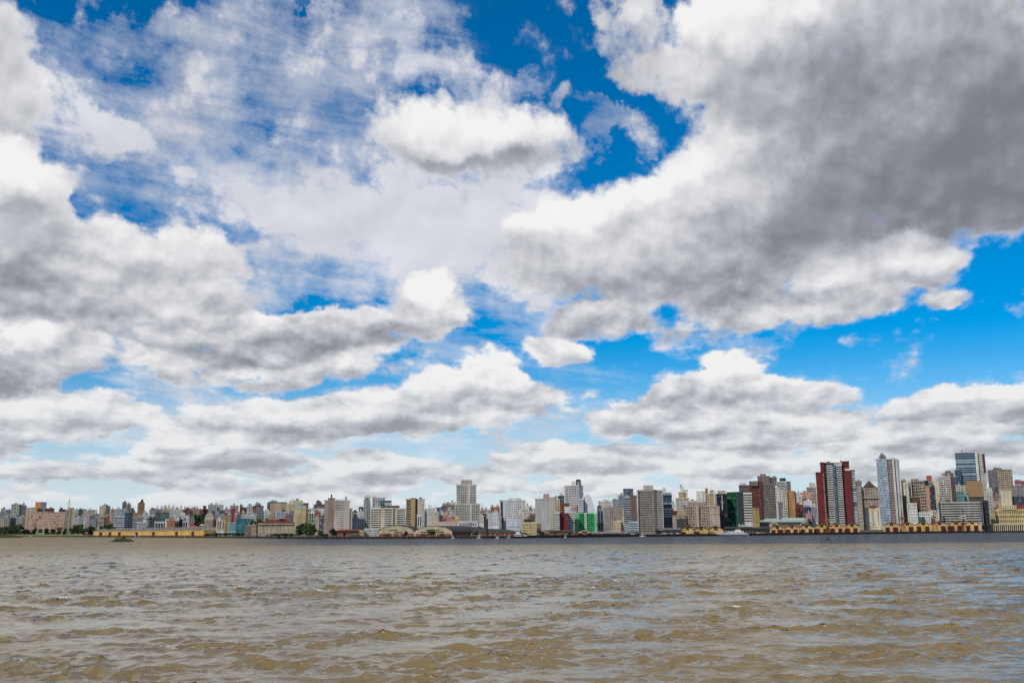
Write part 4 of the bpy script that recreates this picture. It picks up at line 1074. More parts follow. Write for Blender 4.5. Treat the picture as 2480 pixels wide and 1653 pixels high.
def roofpart(root, k, xa, xb, yref, d, fn, name, mat, off=0.0):
    """adds a roof shape in a camera-facing frame to an existing building root"""
    px = kx(k, (xa + xb) / 2); p = P(px, ky(k, yref), root.matrix_basis.translation.y - off); ph = math.atan2(p.x, p.y); Rg = math.hypot(p.x, p.y)
    X = lambda x: Rg * math.tan(math.atan2(ray(kx(k, x), 1250).x, ray(kx(k, x), 1250).y) - ph)
    Z = lambda y: P(px, ky(k, y), p.y).z
    mb = MB(); fn(mb, X, Z)
    return mb.build(name, mat, root, root.matrix_basis.inverted() @ Matrix.Translation((p.x, p.y, 0)) @ Matrix.Rotation(-ph, 4, 'Z'))

YELS = [wallmat('d6ac62', 0.85, 0.45), wallmat('cba35c', 0.86, 0.5), wallmat('dab572', 0.87, 0.42)]
YEL, RED, ROOFD, CREAM = YELS[0], wallmat('5c1c1a', 0.8, 0.3), wallmat('4a4540', 0.9, 0.35), wallmat('c2b592', 0.85, 0.4)
BLACK, WHITE, STEEL = wallmat('1b1a1a', 0.8), wallmat('e4e4e2', 0.6, 0.12), wallmat('6f6a64', 0.7)
# ------------------------------------------------------------------ yellow gabled warehouses
WG = 'yellow gabled warehouses along the quay'
def gable_shed(k, x0, x1, peak, eave, bottom, d, label, doors, win=True, small=()):
    f = Fr(k, x0, x1, eave, d, 'warehouse', label, 'warehouse', WG)
    a, c = f.X(x0), f.X(x1); m = (a + c) / 2; ze, zp, zb = f.Z(eave), f.Z(peak), f.base - 0.3
    L = 26.0
    w = MB(); w.extrude([(a, zb), (c, zb), (c, ze), (m, zp), (a, ze)], 0, L); f.build(w, 'wall', YELS[int(x0) % 3])
    r = MB(); t = 0.45; oh = 0.7
    sl = (zp - ze) / (m - a)
    for sx in (-1, 1):
        e = m + sx * (m - a) * 1.0
        pr = [(e, ze + 0.02), (e, ze + t), (m, zp + t), (m, zp + 0.02)]
        if sx > 0: pr = pr[::-1]
        r.extrude([(x, z) for x, z in pr], -oh, L + .3)
    f.build(r, 'roof', ROOFD)
    p = MB()
    for u in (a + .45, m - .0, c - .45):
        p.box((u - .4, -0.22, zb), (u + .4, -0.0, ze - .1))
    f.build(p, 'pilasters', wallmat('d8b878', .85))
    pl = MB(); pl.box((a, -0.3, zb), (c, -0.02, f.base + .7)); f.build(pl, 'plinth', wallmat('8a7a62', .9, .4))
    for (da, db, dt) in doors:
        g = MB(); g.box((f.X(da), -0.36, f.base + .05), (f.X(db), -0.30, f.Z(dt)))
        dd = f.build(g, 'door', RED)
        h = MB()
        n = 4
        for i in range(1, n):
            u = f.X(da) + (f.X(db) - f.X(da)) * i / n
            h.box((u - .06, -0.42, f.base + .1), (u + .06, -0.36, f.Z(dt) - .1))
        f.build(h, 'door_ribs', wallmat('551515', .8), dd)
    if win:
        g = MB(); ww = (c - a) * .10; zc = ze + (zp - ze) * .35
        g.box((m - ww, -0.9, zc - 1.0), (m + ww, 0.02, zc + 1.3)); o = f.build(g, 'gable_vent', BLACK)
        h = MB(); h.box((m - ww - .2, -1.0, zc + 1.3), (m + ww + .2, 0.02, zc + 1.55)); h.box((m - .08, -0.97, zc - 1.0), (m + .08, -0.9, zc + 1.3))
        f.build(h, 'vent_hood', wallmat('b08a4a', .8), o)
    for (sa, sb, st, sb2) in small:
        g = MB(); g.box((f.X(sa), -.12, f.Z(sb2)), (f.X(sb), .02, f.Z(st))); f.build(g, 'window', glassmat('1c2024'))
    return f
gable_shed(6,1080,1312,1056,1108,1215,10,'leftmost yellow gabled warehouse of the three behind the white ferry',[(1110,1168,1158)],small=[(1118,1170,1122,1130)])
gable_shed(6,1312,1566,1056,1108,1213,10,'middle yellow gabled warehouse of the three behind the white ferry',[(1345,1412,1152)],small=[(1205,1240,1168,1180),(1245,1280,1168,1180)])
gable_shed(6,1566,1835,1050,1108,1210,10,'right yellow gabled warehouse of the three, just left of the white ferry bridge',[],small=[(1600,1612,1150,1162),(1620,1632,1150,1162),(1640,1652,1150,1162)])
for i, (x0, x1, pk, ev, bt, dr, lab) in enumerate([
 (395,622,1246,1296,1388,[(420,480,1322),(512,606,1318)],'first yellow gabled warehouse of the middle row, below the green-roofed hall'),
 (624,852,1238,1288,1383,[(645,712,1314),(765,828,1312)],'second yellow gabled warehouse of the middle row'),
 (854,1088,1230,1284,1378,[(880,944,1312),(1002,1060,1308)],'third yellow gabled warehouse of the middle row'),
 (1090,1328,1216,1278,1370,[(1096,1176,1304),(1236,1300,1304)],'yellow gabled warehouse behind the leftmost portal crane, under the red tower'),
 (1332,1562,1212,1272,1362,[(1350,1416,1300),(1472,1532,1298)],'fifth yellow gabled warehouse of the middle row, right of the leftmost crane'),
 (1564,1812,1206,1266,1354,[(1585,1656,1296),(1710,1774,1294)],'last yellow gabled warehouse of the middle row, beside the iron fence')]):
    gable_shed(7, x0, x1, pk, ev, bt, 10, lab, dr)
for (x0, x1, pk, ev, dr, lab) in [
 (95,350,1200,1252,[(122,190,1284),(242,322,1282)],'first yellow gabled warehouse of the right row, below the blue-grey glass tower'),
 (352,592,1196,1248,[(494,560,1274)],'second yellow gabled warehouse of the right row, partly behind the second crane'),
 (595,852,1190,1242,[(620,686,1270),(750,812,1268)],'third yellow gabled warehouse of the right row, between two cranes'),
 (855,1102,1184,1238,[(1000,1068,1262)],'fourth yellow gabled warehouse of the right row, behind the long-jib crane'),
 (1105,1374,1178,1234,[(1106,1206,1260),(1258,1322,1256)],'fifth yellow gabled warehouse of the right row, below the grey striped office'),
 (1376,1622,1176,1230,[(1400,1456,1254),(1518,1588,1252)],'last yellow gabled warehouse of the right row, beside the low arcade')]:
    gable_shed(8, x0, x1, pk, ev, 1330, 10, lab, dr)
# ------------------------------------------------------------------ long yellow warehouse with low vaults, left
px0, px1 = kx(1, 1665), kx(2, 1420)
def shore_pt(px, d): r = ray(px, 1290); Yq = shore_px(px) + d; return Vector((r.x / r.y * Yq, Yq, 0))
qa, qb = shore_pt(px0, 22), shore_pt(px1, 14); qm = (qa + qb) / 2
f = Fr(2, 300, 320, 772, 14, 'warehouse', 'long yellow warehouse with low grey vaulted roofs on the left quay', 'warehouse')
al = math.atan2(qb.y - qa.y, qb.x - qa.x); f.base = LAND0; f.M = Matrix.Translation((0, 0, -f.base)); f.Y = qm.y
f.root.matrix_basis = Matrix.Translation((qm.x, qm.y, f.base)) @ Matrix.Rotation(al, 4, 'Z')
def lx(px):                        # where the sight line through px meets the warehouse front
    r = ray(px, 1290); e = (qb - qa).normalized(); t = (qa.y * r.x - qa.x * r.y) / (e.x * r.y - e.y * r.x)
    return (qa + e * t - qm).dot(e)
zt = f.Z(772); a, c = lx(px0), lx(px1)
w = MB(); w.box((a, 0, f.base - .4), (c, 24, zt)); f.build(w, 'wall', wallmat('e3b048', .85, .4))
co = MB(); co.box((a - .3, -.35, zt - .35), (c + .3, 24.3, zt + .15)); f.build(co, 'cornice', CREAM)
nb_ = 7; bw = (c - a) / nb_
for i in range(nb_):
    u0 = a + i * bw; r = MB(); n = 14; pk = 3.6
    prof = [(u0 + .3 + (bw - .6) * t / n, zt + .16 + pk * math.sin(math.pi * t / n) ** .85) for t in range(n, -1, -1)]
    r.extrude(prof[::-1] if False else [(u0 + .3, zt + .16)] + [(u0 + bw - .3, zt + .16)] + prof[1:-1], 0.6, 24)
    ro = f.build(r, 'vault_roof', wallmat('8d867a', .9, .4))
    rb = MB()
    for t in (.2, .35, .5, .65, .8):
        rb.box((u0 + bw * t - .15, 0.3, zt + .16), (u0 + bw * t + .15, 0.58, zt + .1 + pk * math.sin(math.pi * t) ** .85))
    f.build(rb, 'roof_truss', wallmat('5a564e', .9), ro)
for (k_, xa, xb) in ((1,1770,1820),(1,1935,1980),(1,2105,2150),(2,205,250),(2,508,552),(2,918,962),(2,1205,1250)):
    g = MB(); g.box((lx(kx(k_, xa)), -.25, f.base), (lx(kx(k_, xb)), -.02, zt - 1.2)); f.build(g, 'door', RED)
pl = MB(); pl.box((a, -.16, f.base - .3), (c, -.01, f.base + .5)); f.build(pl, 'plinth', wallmat('6f6250', .9, .4))
# ------------------------------------------------------------------ arched brick warehouses
BRICK = wallmat('a8553a', 0.9, 0.3)
def arch_shed(xa, xb, peak, spring, d, label, doors, rows, L, rot, side):
    f = Fr(4, xa, xb, spring, d, 'warehouse', label, 'warehouse', 'arched brick warehouses by the tugboat', rot=rot)
    k_ = 1.0 / math.cos(rot)
    a, c = f.X(xa) * k_, f.X(xb) * k_; zs, zp = f.Z(spring), f.Z(peak); zb = f.base - .3; m = (a + c) / 2
    w = MB(); w.box((a, 0, zb), (c, L, zs)); f.build(w, 'brick_wall', BRICK)
    n = 18; arc = [(m + (c - a) / 2 * math.cos(math.pi * t / n), zs + (zp - zs) * math.sin(math.pi * t / n)) for t in range(n + 1)]
    g = MB(); g.extrude(arc[::-1] and [(a, zs)] [:0] + [(c, zs)] [:0] + [(x, z) for x, z in arc], -.05, .6); f.build(g, 'gable_wall', CREAM)
    r = MB(); big = [(m + ((c - a) / 2 + .5) * math.cos(math.pi * t / n), zs + .05 + (zp - zs + .5) * math.sin(math.pi * t / n)) for t in range(n + 1)]
    r.extrude(big, .3, L + .5); f.build(r, 'vault_roof', wallmat('4e4a48', .9, .3))
    for u in [a + .4 + (c - a - .8) * i / 5 for i in range(6)]:
        q = MB(); q.box((u - .35, -.2, zb), (u + .35, -.01, zs + .3)); f.build(q, 'pier', CREAM)
    bd = MB(); bd.box((a, -.28, zs - .3), (c, -.21, zs + .25)); f.build(bd, 'string_course', CREAM)
    for (da, db, dt) in doors:
        q = MB(); q.box((f.X(da) * k_, -.36, f.base), (f.X(db) * k_, -.3, f.Z(dt))); f.build(q, 'door', RED)
    for (wa, wb, wt, wl_, n_) in rows:
        for i in range(n_):
            u0 = f.X(wa + (wb - wa) * i / n_ + 4) * k_; u1 = f.X(wa + (wb - wa) * (i + 1) / n_ - 4) * k_
            q = MB(); q.box((u0, -.1, f.Z(wl_)), (u1, -.05, f.Z(wt))); f.build(q, 'window', glassmat('16181a'))
    if side:
        for i in range(9):
            y0 = L * (i + .15) / 9
            q = MB(); q.box((c, y0, zb), (c + .25, y0 + .5, zs)); f.build(q, 'side_pier', CREAM)
    return f
arch_shed(122,768,902,1034,14,'left arched brick warehouse with cream gable, partly hidden by a small tree',[(245,315,1042),(560,606,1042)],[(325,470,968,990,5),(400,550,1008,1030,4)],46,R_(-8),False)
arch_shed(766,1432,912,1034,14,'right arched brick warehouse with cream gable, long brick side wall and dark vaulted roof',[(888,970,1042),(1222,1300,1042)],[(970,1212,966,990,7),(888,1295,1004,1028,11)],62,R_(-62) if False else R_(-30),True)
f = Fr(4, 1440, 2860, 1034, 30, 'warehouse', 'long low brick warehouse under a dark hipped roof behind the moored boats', 'warehouse')
a, c = f.X(1400), f.X(2748); zs, zp = f.Z(1034), f.Z(905)
w = MB(); w.box((a, 0, f.base - .3), (c, 30, zs)); f.build(w, 'brick_wall', BRICK)
r = MB(); r.loft([[(a - .6, -.6, zs), (c + .6, -.6, zs), (c + .6, 30.6, zs), (a - .6, 30.6, zs)], [(a + 6, 11, zp - 1.4), (c - 16, 11, zp - 2.4), (c - 16, 20, zp - 2.4), (a + 6, 20, zp - 1.4)]]); f.build(r, 'roof', wallmat('4c4846', .9, .35))
for i in range(16):
    u = a + (c - a) * (i + .5) / 16
    q = MB(); q.box((u - .3, -.2, f.base - .3), (u + .3, 0.0, zs - .1)); f.build(q, 'pier', CREAM)
    if i % 4 == 1:
        q = MB(); q.box((u + .9, -.1, f.base), (u + 4.2, 0.0, zs - .8)); f.build(q, 'door', RED)
# ------------------------------------------------------------------ grain silo with red roof
f = Fr(3, 180, 830, 630, 22, 'grain_silo', 'stained cream grain silo building with a rusty red roof beside the riverside trees', 'silo')
a, c = f.X(182), f.X(828); ze, zt = f.Z(628), f.Z(578); L = 26
SILO = wallmat('cdbfa2', .9, .42)
w = MB(); w.box((a, 0.4, f.base - .3), (c, L, ze)); f.build(w, 'wall', SILO)
n = 26
for i in range(n):
    u = a + (c - a) * (i + .5) / n; rr = (c - a) / n * .47
    q = MB(); q.cyl((u, .45), rr, rr, f.Z(812), ze - 1.4, 10); f.build(q, 'silo_rib', SILO, smooth=False)
q = MB(); q.box((a - .4, -1.2, ze - 1.5), (c + .4, L, ze + .1)); f.build(q, 'cornice', wallmat('bfae92', .9, .4))
r = MB(); r.loft([[(a - .9, -1.6, ze + .1), (c + .9, -1.6, ze + .1), (c + .9, L + .8, ze + .1), (a - .9, L + .8, ze + .1)], [(a + 9, 10, zt + .3), (c - 9, 10, zt + .3), (c - 9, 16, zt + .3), (a + 9, 16, zt + .3)]]); f.build(r, 'roof', wallmat('7a3526', .9, .4))
q = MB(); q.box((f.X(545), 6, zt - .8), (f.X(650), 13, zt + 1.6)); f.build(q, 'roof_lantern', wallmat('6a2f22', .9))
q = MB(); q.box((f.X(120), -3, f.base - .3), (c, 0.3, f.Z(822))); f.build(q, 'loading_dock', wallmat('b5aa92', .9, .4))
for (xa, xb) in ((140,190),(520,570),(640,700),(330,370)):
    q = MB(); q.box((f.X(xa), -3.1, f.base), (f.X(xb), -2.98, f.Z(834))); f.build(q, 'dock_opening', wallmat('5a4c40', .9))
# ------------------------------------------------------------------ tower with stacked pyramid roofs
r3 = comp('beige tower with stacked grey-green pyramid roofs above the riverside trees', 'apartment_tower', 3, 145, [
 ((822,1036),382,650,'cdb98c','','',dict(top=[],cap=True,depth=16)),((885,965),440,650,'c3b083','3x7 .5 .5 d','',dict(off=.5,top=[],cap=False,depth=6))], cat='tower', each=True)
GRN = wallmat('8fa192', .8, .25)
def _f(mb, X, Z):
    w = X(1036) - X(822)
    mb.frustum(((X(822)+X(1036))/2, 8), w + 2.5, 19, Z(382) + .8, w * .68, 12, Z(310))
    mb.frustum(((X(885)+X(985))/2, 8), w * .56, 9, Z(306), w * .42, 8, Z(298))
    mb.frustum(((X(885)+X(985))/2, 8), w * .52, 9, Z(298), .4, .4, Z(250))
roofpart(r3, 3, 822, 1036, 382, 145, _f, 'roof', GRN)
def _f(mb, X, Z):
    for xa in (885, 945): mb.box((X(xa), 1.2, Z(352)), (X(xa + 32), 3.5, Z(334)))
roofpart(r3, 3, 822, 1036, 382, 145, _f, 'dormer', wallmat('5b6a62'))
r3 = comp('grey finned tower with a little pyramid cap left of the balcony building', 'office_tower', 3, 155, [
 ((2066,2188),232,740,'b9bab8','4x1 .42 .96 d','',dict(top=[],depth=16)),((2080,2176),178,235,'c3c2b4','1x1 .9 .5 n','',dict(hang=True,off=-1.5,top=[],depth=11))], cat='tower', each=True)
def _f(mb, X, Z): mb.frustum(((X(2080)+X(2176))/2, 7), X(2176) - X(2080) + 1, 12, Z(178) + .7, .4, .4, Z(130))
roofpart(r3, 3, 2066, 2188, 178, 155, _f, 'roof', wallmat('b5b8b4'))
# pyramid on the stone palace, brown dome on the cream building, slanted roof pieces
pal = next(o for o in C.objects if o.get('label', '').startswith('grey stone palace tower'))
def _f(mb, X, Z):
    m = (X(1945) + X(2112)) / 2; w = X(2112) - X(1945)
    mb.frustum((m, 12), w * 1.25, 20, Z(648), w * 1.15, 18, Z(628)); mb.frustum((m, 12), w * 1.05, 17, Z(628), .5, .5, Z(538))
roofpart(pal, 7, 1945, 2112, 640, 115, _f, 'pyramid_roof', wallmat('5c4a3c', .9, .3))
crm = next(o for o in C.objects if o.get('label', '').startswith('cream building with tall windows'))
def _f(mb, X, Z):
    m = (X(1990) + X(2142)) / 2; w = (X(2142) - X(1990)) / 2; z0, z1 = Z(980), Z(930)
    ring = lambda t: [(m + w * math.cos(t) * math.cos(u), 9 + 7 * math.cos(t) * math.sin(u), z0 + (z1 - z0) * math.sin(t)) for u in [2 * math.pi * i / 14 for i in range(14)]]
    mb.loft([ring(t) for t in (0, .35, .7, 1.05, 1.4)])
roofpart(crm, 7, 1928, 2162, 990, 48, _f, 'dome', wallmat('6e4a2e', .8))
# slanted white building
f = Fr(5, 1560, 1802, 370, 195, 'apartment_building', 'white building with a sloping right edge behind the green building', 'building')
pts = [(1560,372),(1700,382),(1728,430),(1800,690)]
zb = f.base - 1
w = MB(); w.extrude([(f.X(1560), zb), (f.X(1802), zb)] + [(f.X(x), f.Z(y)) for x, y in pts[::-1]], 0, 15); f.build(w, 'wall', wallmat('dfe3e6', .8, .18))
for xx, h in ((1572,4),(1640,3)):
    q = MB(); q.tube((f.X(xx), 5, f.Z(380)), (f.X(xx), 5, f.Z(380) + h), .2); f.build(q, 'antenna', STEEL)
q = MB(); q.box((f.X(1590), 3, f.Z(376)), (f.X(1690), 9, f.Z(350))); f.build(q, 'rooftop_house', wallmat('c9d0d6'))
for j in range(6):
    q = MB(); z = f.Z(640 - j * 42); q.box((f.X(1585), -.08, z), (f.X(1600), 0.02, z + 1.6)); f.build(q, 'window', glassmat('2a3a48'))
# pink domed water tower
f = Fr(5, 1395, 1470, 600, 130, 'water_tower', 'pink domed water tower in front of the white gridded tower', 'tower')
m = f.X(1432); rr = (f.X(1470) - f.X(1395)) / 2
q = MB(); ring = lambda r, z: [(m + r * math.cos(2*math.pi*i/12), r * math.sin(2*math.pi*i/12), z) for i in range(12)]
q.loft([ring(rr, f.Z(582)), ring(rr, f.Z(560)), ring(rr * .86, f.Z(545)), ring(rr * .5, f.Z(535)), ring(.2, f.Z(530))]); f.build(q, 'dome', wallmat('c98f8a'))
for i in range(6):
    t = math.pi * i / 3; q = MB(); q.box((m + rr * .8 * math.cos(t) - .35, rr * .8 * math.sin(t) - .35, f.base - 1), (m + rr * .8 * math.cos(t) + .35, rr * .8 * math.sin(t) + .35, f.Z(582))); f.build(q, 'column', wallmat('b58a84'))
# brown rounded building
f = Fr(8, 1452, 1722, 545, 205, 'office_building', 'brown building with chamfered corners and a frame on its roof, far right', 'building')
prof = [(1500,802),(1722,802),(1722,600),(1655,545),(1460,545),(1452,585),(1460,700)]
q = MB(); q.extrude([(f.X(x), f.Z(y)) for x, y in prof], -1.5, 18); f.build(q, 'clad_front', wallmat('a5855a', .9, .12))
q = MB(); q.box((f.X(1485), 0, f.base - 1), (f.X(1715), 17.5, f.Z(790))); f.build(q, 'lower_floors', wallmat('5a5654'))
for j in range(3):
    q = MB(); q.box((f.X(1490), -.1, f.Z(880 + 26 * j)), (f.X(1710), 0.02, f.Z(866 + 26 * j))); f.build(q, 'window_band', glassmat('2a2c30'))
q = MB()
for x in (1552,1618): q.box((f.X(x), 6, f.Z(545)), (f.X(x) + .8, 7, f.Z(502)))
q.box((f.X(1552), 6.01, f.Z(512)), (f.X(1625), 6.99, f.Z(500))); f.build(q, 'roof_frame', wallmat('6f6a4c'))
# red-roofed and white gabled houses
def house(k, x0, x1, ridge, eave, bottom, d, wallc, roofc, label, nwin=4):
    f = Fr(k, x0, x1, eave, d, 'house', label, 'house')
    a, c = f.X(x0), f.X(x1); ze, zr = f.Z(eave), f.Z(ridge); zb = f.base - 1
    w = MB(); w.box((a, 0, zb), (c, 11, ze)); f.build(w, 'wall', wallmat(wallc))
    r = MB(); r.loft([[(a - .5, -.6, ze), (c + .5, -.6, ze), (c + .5, 11.6, ze), (a - .5, 11.6, ze)], [(a + 3, 5, zr), (c - 3, 5, zr), (c - 3, 6, zr), (a + 3, 6, zr)]]); f.build(r, 'roof', wallmat(roofc, .9, .3))
    for i in range(nwin):
        u = a + (c - a) * (i + .5) / nwin; q = MB(); q.box((u - .6, -.08, ze - 2.4), (u + .6, .02, ze - .8)); f.build(q, 'window', glassmat('2a2d31'))
    return f
house(2,1150,1272,642,684,740,55,'cfc6b8','b52a2c','house with a bright red hipped roof below the hill trees')
house(2,1110,1335,690,705,745,45,'d9d6cc','b0a89c','long white low house in front of the red-roofed house',8)
house(2,1340,1432,640,672,745,60,'e2e0d8','c9c2b4','white house with a pale roof left of the beige banded office tower',3)
house(3,1570,2068,742,768,850,40,'a8624a','8f4a3a','long brick shed with a red roof at the foot of the hotel slab',14)
house(3,1840,1985,816,830,862,9,'b8a98c','a89a80','low cream quayside shed in front of the long brick shed',4)
house(5,718,792,946,968,1060,30,'dcd8cc','b9b2a4','small white gabled house right of the cream four-storey building',2)
house(1,1505,1612,800,812,850,6,'b06a4a','c9b8a4','small pavilion with a pale roof just left of the long yellow warehouse',3)
house(1,650,850,808,816,832,24,'e2e0d6','d6d2c6','low white boathouse on the grassy bank below the salmon slab',5)
# ------------------------------------------------------------------ brick chimney, lattice mast, two small masts
f = Fr(2, 2040, 2082, 300, 290, 'chimney', 'tall brown brick chimney on the left hill', 'chimney')
m = f.X(2061); r0 = (f.X(2084) - f.X(2038)) / 2
q = MB(); q.cyl((m, 0), r0, r0 * .72, f.base - 1, f.Z(306), 12); f.build(q, 'shaft', wallmat('8a4a34', .9, .3))
q = MB(); q.cyl((m, 0), r0 * .85, r0 * .85, f.Z(312), f.Z(299), 12); f.build(q, 'rim', wallmat('6a3a2a', .9))
def lattice(k, x, ytop, ybot, d, w0, label, col='8a5a50'):
    f = Fr(k, x - 5, x + 5, ybot, d, 'lattice_mast', label, 'mast', z0=None)
    m = f.X(x); z0, z1 = f.Z(ybot), f.Z(ytop); n = 9
    cor = lambda t: [(m + sx * w0 * (1 - .88 * t), sy * w0 * (1 - .88 * t), z0 + (z1 - z0) * t) for sx, sy in ((-1,-1),(1,-1),(1,1),(-1,1))]
    for i in range(4):
        q = MB(); q.tube(cor(0)[i], cor(1)[i], .17, 4); f.build(q, 'leg', wallmat(col))
    q = MB()
    for j in range(n):
        A, B = cor(j / n), cor((j + 1) / n)
        for i in range(4): q.tube(A[i], B[(i + 1) % 4], .1, 3); q.tube(B[i], B[(i + 1) % 4], .1, 3)
    f.build(q, 'bracing', wallmat(col), kind='stuff')
lattice(1, 1192, 195, 380, 70, 2.0, 'red-grey lattice mast on the beige tower of the salmon building')
# ------------------------------------------------------------------ elevated road
def viaduct(k, x0, x1, yt, yb_, d, label, ncol):
    f = Fr(k, x0, x1, yt, d, 'elevated_road', label, 'viaduct')
    a, c = f.X(x0), f.X(x1); z1, z0 = f.Z(yt), f.Z(yb_)
    q = MB(); q.box((a, 0, z0), (c, 11, z1 - .9)); f.build(q, 'deck', wallmat('8d8a84', .9, .3))
    q = MB(); q.box((a, -.3, z1 - 1.3), (c, .0, z1)); f.build(q, 'barrier', wallmat('a39f98', .9, .3))
    for i in range(ncol):
        u = a + (c - a) * (i + .5) / ncol
        q = MB(); q.box((u - .7, 3, f.base - .5), (u + .7, 7, z0)); f.build(q, 'column', wallmat('7d7a74', .9, .3))
viaduct(2, 1425, 2160, 748, 770, 26, 'elevated concrete road on columns right of the long yellow warehouse', 9)
viaduct(1, 360, 1480, 744, 756, 52, 'elevated concrete road in front of the salmon slab building', 16)
# white arched kiosk
f = Fr(2, 1550, 1672, 830, 6, 'kiosk', 'small white arched kiosk on the quay under the elevated road', 'kiosk')
a, c = f.X(1550), f.X(1672)
w = MB(); w.extrude([(a, f.base - .2), (c, f.base - .2), (c, f.Z(830)), ((a + c) / 2, f.Z(803)), (a, f.Z(830))], 0, 6); f.build(w, 'wall', WHITE)
for i in range(3):
    u = a + (c - a) * (i + .5) / 3; q = MB(); q.box((u - 1.4, -.1, f.base), (u + 1.4, .02, f.Z(832))); f.build(q, 'opening', wallmat('6f7478'))
# ------------------------------------------------------------------ green-roofed market hall
f = Fr(7, 60, 990, 1200, 46, 'market_hall', 'long market hall with a pale green roof behind the yellow warehouses', 'hall')
a, c = f.X(62), f.X(992); ze = f.Z(1200); GRF = wallmat('9fc4b0', .7, .2)
w = MB(); w.box((a, 0, f.base - .3), (c, 46, ze)); f.build(w, 'wall', wallmat('9a8a80', .9, .3))
w = MB(); w.loft([[(a - .5, -1, ze), (c + .5, -1, ze), (c + .5, 47, ze), (a - .5, 47, ze)], [(f.X(235), 9, f.Z(1168)), (c - 4, 9, f.Z(1168)), (c - 4, 40, f.Z(1168)), (f.X(235), 40, f.Z(1168))]]); f.build(w, 'roof', wallmat('a8b5a8', .8, .25))
for (xa, xb, y0, y1) in ((285, 560, 1172, 1138), (560, 985, 1170, 1130)):
    q = MB(); u0, u1 = f.X(xa), f.X(xb)
    q.loft([[(u0, 12, f.Z(y0)), (u1, 12, f.Z(y0)), (u1, 34, f.Z(y0)), (u0, 34, f.Z(y0))], [(u0 + 3, 18, f.Z(y1)), (u1 - 2, 18, f.Z(y1)), (u1 - 2, 28, f.Z(y1)), (u0 + 3, 28, f.Z(y1))]]); f.build(q, 'clerestory_roof', GRF)
for (xa, xb) in ((390, 540), (870, 990), (0, 70)):
    q = MB(); u0, u1 = f.X(xa), f.X(xb); m = (u0 + u1) / 2
    q.extrude([(u0, f.base), (u1, f.base), (u1, f.Z(1240)), (m, f.Z(1182)), (u0, f.Z(1240))], -3, 6); o = f.build(q, 'front_gable', wallmat('b5a898', .9, .3))
    q = MB(); q.box((m - 2, -3.15, f.Z(1260)), (m + 2, -3.0, f.Z(1222))); f.build(q, 'round_window', wallmat('6a5a54'), o)
n = 34
for i in range(n):
    u = a + (c - a) * (i + .5) / n; q = MB(); q.box((u - .7, -.1, f.Z(1248)), (u + .7, .02, f.Z(1214))); f.build(q, 'window', glassmat('3a2f30'))
# church-like turret by the ferry
f = Fr(6, 2110, 2262, 1040, 46, 'pavilion', 'small white domed pavilion right of the green glass tower', 'pavilion')
a, c = f.X(2112), f.X(2260)
w = MB(); w.box((a, 0, f.base), (c, 8, f.Z(1050))); f.build(w, 'wall', wallmat('d2cfc6'))
for (xa, xb, yt) in ((2112, 2145, 1012), (2222, 2258, 1016), (2160, 2215, 1026)):
    q = MB(); m = (f.X(xa) + f.X(xb)) / 2; rr = (f.X(xb) - f.X(xa)) / 2
    q.cyl((m, 2), rr, rr, f.Z(1050), f.Z(1034), 8); q.cyl((m, 2), rr, .2, f.Z(1034), f.Z(yt), 8); f.build(q, 'turret', wallmat('c9c6ba'))
# ------------------------------------------------------------------ quayside canopies, sheds and arcade
def canopy(k, x0, x1, yroof, d, label, roofc='5a5a58', n=14, back='8d9498', glass=True, deep=14):
    f = Fr(k, x0, x1, yroof, d, 'quay_shed', label, 'shed')
    a, c = f.X(x0), f.X(x1); z1 = f.Z(yroof)
    q = MB(); q.loft([[(a - .5, -2.5, z1 - .5), (c + .5, -2.5, z1 - .5), (c + .5, deep, z1 - .3), (a - .5, deep, z1 - .3)], [(a - .5, -2.5, z1), (c + .5, -2.5, z1), (c + .5, deep * .6, z1 + 1.3), (a - .5, deep * .6, z1 + 1.3)]]); f.build(q, 'roof', wallmat(roofc, .8, .3))
    q = MB(); q.box((a, 1.5, f.base - .2), (c, deep - .5, z1 - .45)); f.build(q, 'back_wall', wallmat(back, .85, .3))
    for i in range(n + 1):
        u = a + (c - a) * i / n
        p_ = MB(); p_.box((u - .22, -1.6, f.base - .2), (u + .22, -1.2, z1 - .5)); f.build(p_, 'post', wallmat('6f6a62'))
    if glass:
        for i in range(n):
            u = a + (c - a) * (i + .5) / n; w_ = (c - a) / n * .36
            p_ = MB(); p_.box((u - w_, 1.38, f.base + 1), (u + w_, 1.48, z1 - 1.2)); f.build(p_, 'window', glassmat('4a565c' if i % 3 else '2c3236'))
    return f
canopy(6, 770, 1072, 1112, 12, 'low glass-walled quay terminal right of the big grey gridded tower', '7a7f82', 12, '9aa3a6')
canopy(6, 1862, 2353, 1086, 14, 'dark-roofed quay terminal behind the white ferry stern', '4a4c4e', 16, '8a9094')
canopy(7, 40, 392, 1300, 10, 'grey quay terminal left of the middle row of yellow warehouses', '4e5052', 12, '8a9498')
canopy(5, 1690, 2360, 1030, 12, 'long grey-roofed market shed right of the arched gable', '8a8d90', 18, '7a4a34', False)
canopy(6, 8, 338, 1176, 10, 'brown-roofed market shed left of the big grey gridded tower', '5c544e', 10, '7d4632', False)
canopy(3, 1080, 1560, 866, 8, 'low brick wall shed along the quay between the riverside trees', '7a5a4a', 14, '8a5a44', False, 6)
f = canopy(8, 1668, 2360, 1238, 10, 'long low cream arcade at the right end of the quay', 'c9bb96', 22, '8a8270', True)
for i in range(23):
    u = f.X(1668) + (f.X(2360) - f.X(1668)) * i / 22
    q = MB(); q.box((u - .5, -2.3, f.base - .2), (u + .5, -1.65, f.Z(1244))); f.build(q, 'pillar', wallmat('d3c59c'))
f = Fr(5, 1470, 1692, 1030, 9, 'market_shed', 'market shed with a cream arched gable below the green building', 'shed')
